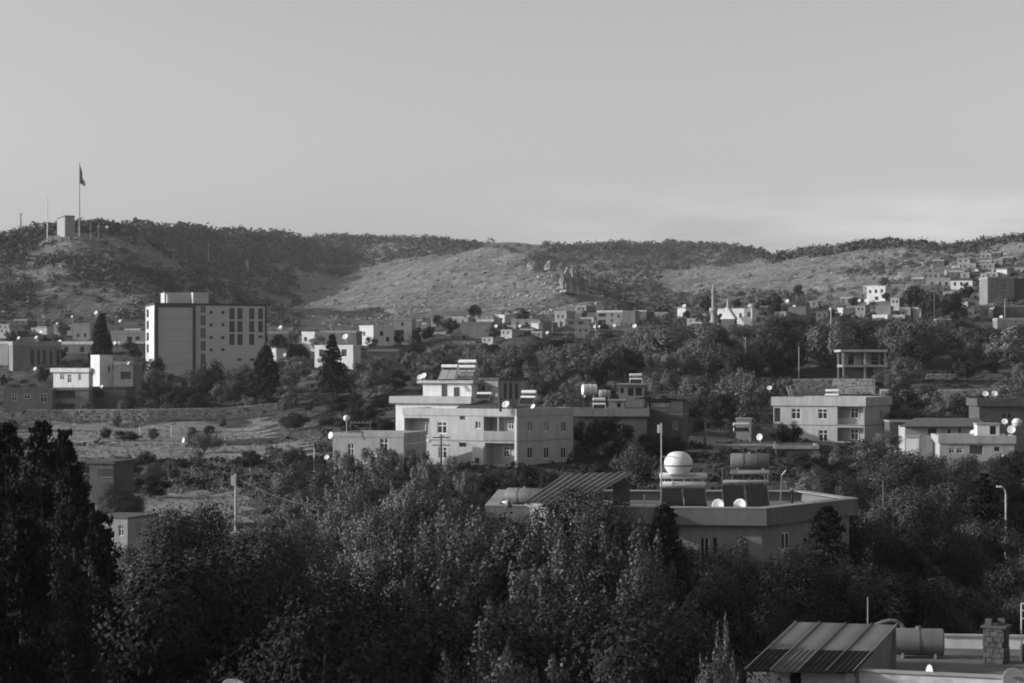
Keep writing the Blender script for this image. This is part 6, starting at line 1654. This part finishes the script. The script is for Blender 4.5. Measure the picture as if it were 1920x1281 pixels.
px = rng.uniform(-250, 2170, N); py = rng.uniform(425, 612, N); d = seen(px, py)
x = (px - CX) * d / F; z = ground(x, d)
top = YH - _sl.max(0)[np.clip(np.searchsorted(GPX, px), 0, len(GPX) - 1)] * F
clump = fbm(x / 38, d / 50, 4); gully = fbm((x + .55 * d) / 34, d / 150, 3)
dens = np.zeros(N)
left = (px < 560) & (d < 2000); dens[left] = np.clip(19 + 72 * clump[left], 1, 60) * np.where(py[left] > 560, .5, 1)
slopeR = left & (px > 300) & (d > 1150); dens[slopeR] = np.clip(22 + 60 * clump[slopeR], 3, 60)
midhill = (px >= 560) & (px <= 1075) & (d < 1500); dens[midhill] = 2.6 + 34 * np.clip(clump[midhill] - .1, 0, 1)
rh = (px > 1200) & (d > 780) & (d < 1500); dens[rh] = 1.6 + 85 * np.clip(gully[rh] - .2, 0, 1) + 45 * np.clip(clump[rh] - .08, 0, 1) * np.clip((px[rh] - 1450) / 200, .15, 1)
far = (d >= 1500) & (px > 560); dens[far] = 60
valley = (px > 1075) & (px < 1240) & (d > 830) & (py > 485) & (py < 560); dens[valley] = 40
foot = (px > 1150) & (px < 1530) & (py > 548); dens[foot] = 38
rest = (d <= 780) & (px > 1530); dens[rest] = 12
crest = (py - top < 13); dens[crest] = np.where((px[crest] > 900) & (px[crest] < 1020), 14, 70)
area = (2170 + 250) * (612 - 425) / 1000.0
keep = (rng.uniform(size=N) < dens * area / N) & (py > top - 1) & (d > 600)
keep &= ~((px > 102) & (px < 158) & (d > 860) & (d < 925) & (py < 452))
pts = np.stack([x, d, z - .2], -1)[keep]; sz = rng.uniform(.9, 2.4, keep.sum()) * np.clip(d[keep] / 1000, .8, 1.6)
sz *= np.where(px[keep] < 560, 1.6, 1.0) * np.where((py - top)[keep] < 13, 1.4, 1.0)
sz *= np.where((px[keep] > 560) & (px[keep] < 1075) & (d[keep] < 1500), .62, 1.0)
NSCRUB = len(pts)
scatter_mesh('hillside_scrub', pts, sz, rng, 32, L_SCRUB, .44, 1.15)
# undergrowth on the valley floor
N = 7500
px = rng.uniform(-100, 2020, N); d = np.exp(rng.uniform(math.log(90), math.log(660), N)); x = (px - CX) * d / F; z = ground(x, d)
cl = fbm(x / 14, d / 18, 3)
field = (px > 40) & (px < 600) & (((d > 322) & (d < 385)) | ((d > 266) & (d < 314)) | ((d > 150) & (d < 214) & (px > 190) & (px < 490)))
keep = (cl > -.2) & (~field | (cl > .6))
pts = np.stack([x, d, z], -1)[keep]; sz = rng.uniform(.5, 1.5, keep.sum())
scatter_mesh('undergrowth', pts, sz, rng, 30, L_DARK, .40)
# dry grass of the fields
N = 3200
px = rng.uniform(40, 640, N); d = rng.uniform(155, 384, N); x = (px - CX) * d / F; z = ground(x, d)
pts = np.stack([x, d, z], -1); scatter_mesh('dry_field_grass', pts, rng.uniform(.2, .5, N), rng, 9, L_GRASS, .7, 1.2)
# loose rocks on the hills
N = 15000
px = rng.uniform(-100, 2020, N); d = np.exp(rng.uniform(math.log(690), math.log(1500), N)); x = (px - CX) * d / F; z = ground(x, d)
cl = fbm(x / 30 + 5, d / 22, 4); keep = (cl > .05) & (rng.uniform(size=N) < np.where((px > 540) & (px < 1200), .8, .35))
pts = np.stack([x, d, z], -1)[keep]; n = len(pts); sz = rng.uniform(.18, .75, n) * rng.uniform(.6, 1.3, n)
cube = np.array([[-1,-1,-1],[1,-1,-1],[1,1,-1],[-1,1,-1],[-.7,-.7,1],[.7,-.7,1],[.7,.7,1],[-.7,.7,1]], float)
fc = np.array([[0,3,2,1],[4,5,6,7],[0,1,5,4],[1,2,6,5],[2,3,7,6],[3,0,4,7]])
an = rng.uniform(0, 6.28, n); ca, sa = np.cos(an), np.sin(an)
V = cube[None] * (sz[:, None] * rng.uniform(.6, 1.4, (n, 3)) * np.array([1, 1, .6]))[:, None, :] + rng.normal(size=(n, 8, 3)) * (sz * .22)[:, None, None]
V = np.stack([V[..., 0] * ca[:, None] - V[..., 1] * sa[:, None], V[..., 0] * sa[:, None] + V[..., 1] * ca[:, None], V[..., 2]], -1) + pts[:, None, :]
o = obj('scree', mesh_np('scree', V.reshape(-1, 3), (fc[None] + (np.arange(n) * 8)[:, None, None]).reshape(-1, 4), M_ROCK)); o['kind'] = 'stuff'

# ------------------------------------------------------------------ haze
m = bpy.data.materials.new('thin_haze'); m.use_nodes = True
m.node_tree.nodes.clear()
mo = m.node_tree.nodes.new('ShaderNodeOutputMaterial'); pv = m.node_tree.nodes.new('ShaderNodeVolumePrincipled')
pv.inputs['Color'].default_value = (.9, .9, .9, 1); pv.inputs['Density'].default_value = 0.00006; pv.inputs['Anisotropy'].default_value = .2
m.node_tree.links.new(pv.outputs[0], mo.inputs['Volume'])
hz = MB().box(-2300, -60, -40, 2600, 4300, 150).build('haze', m); hz['kind'] = 'stuff'
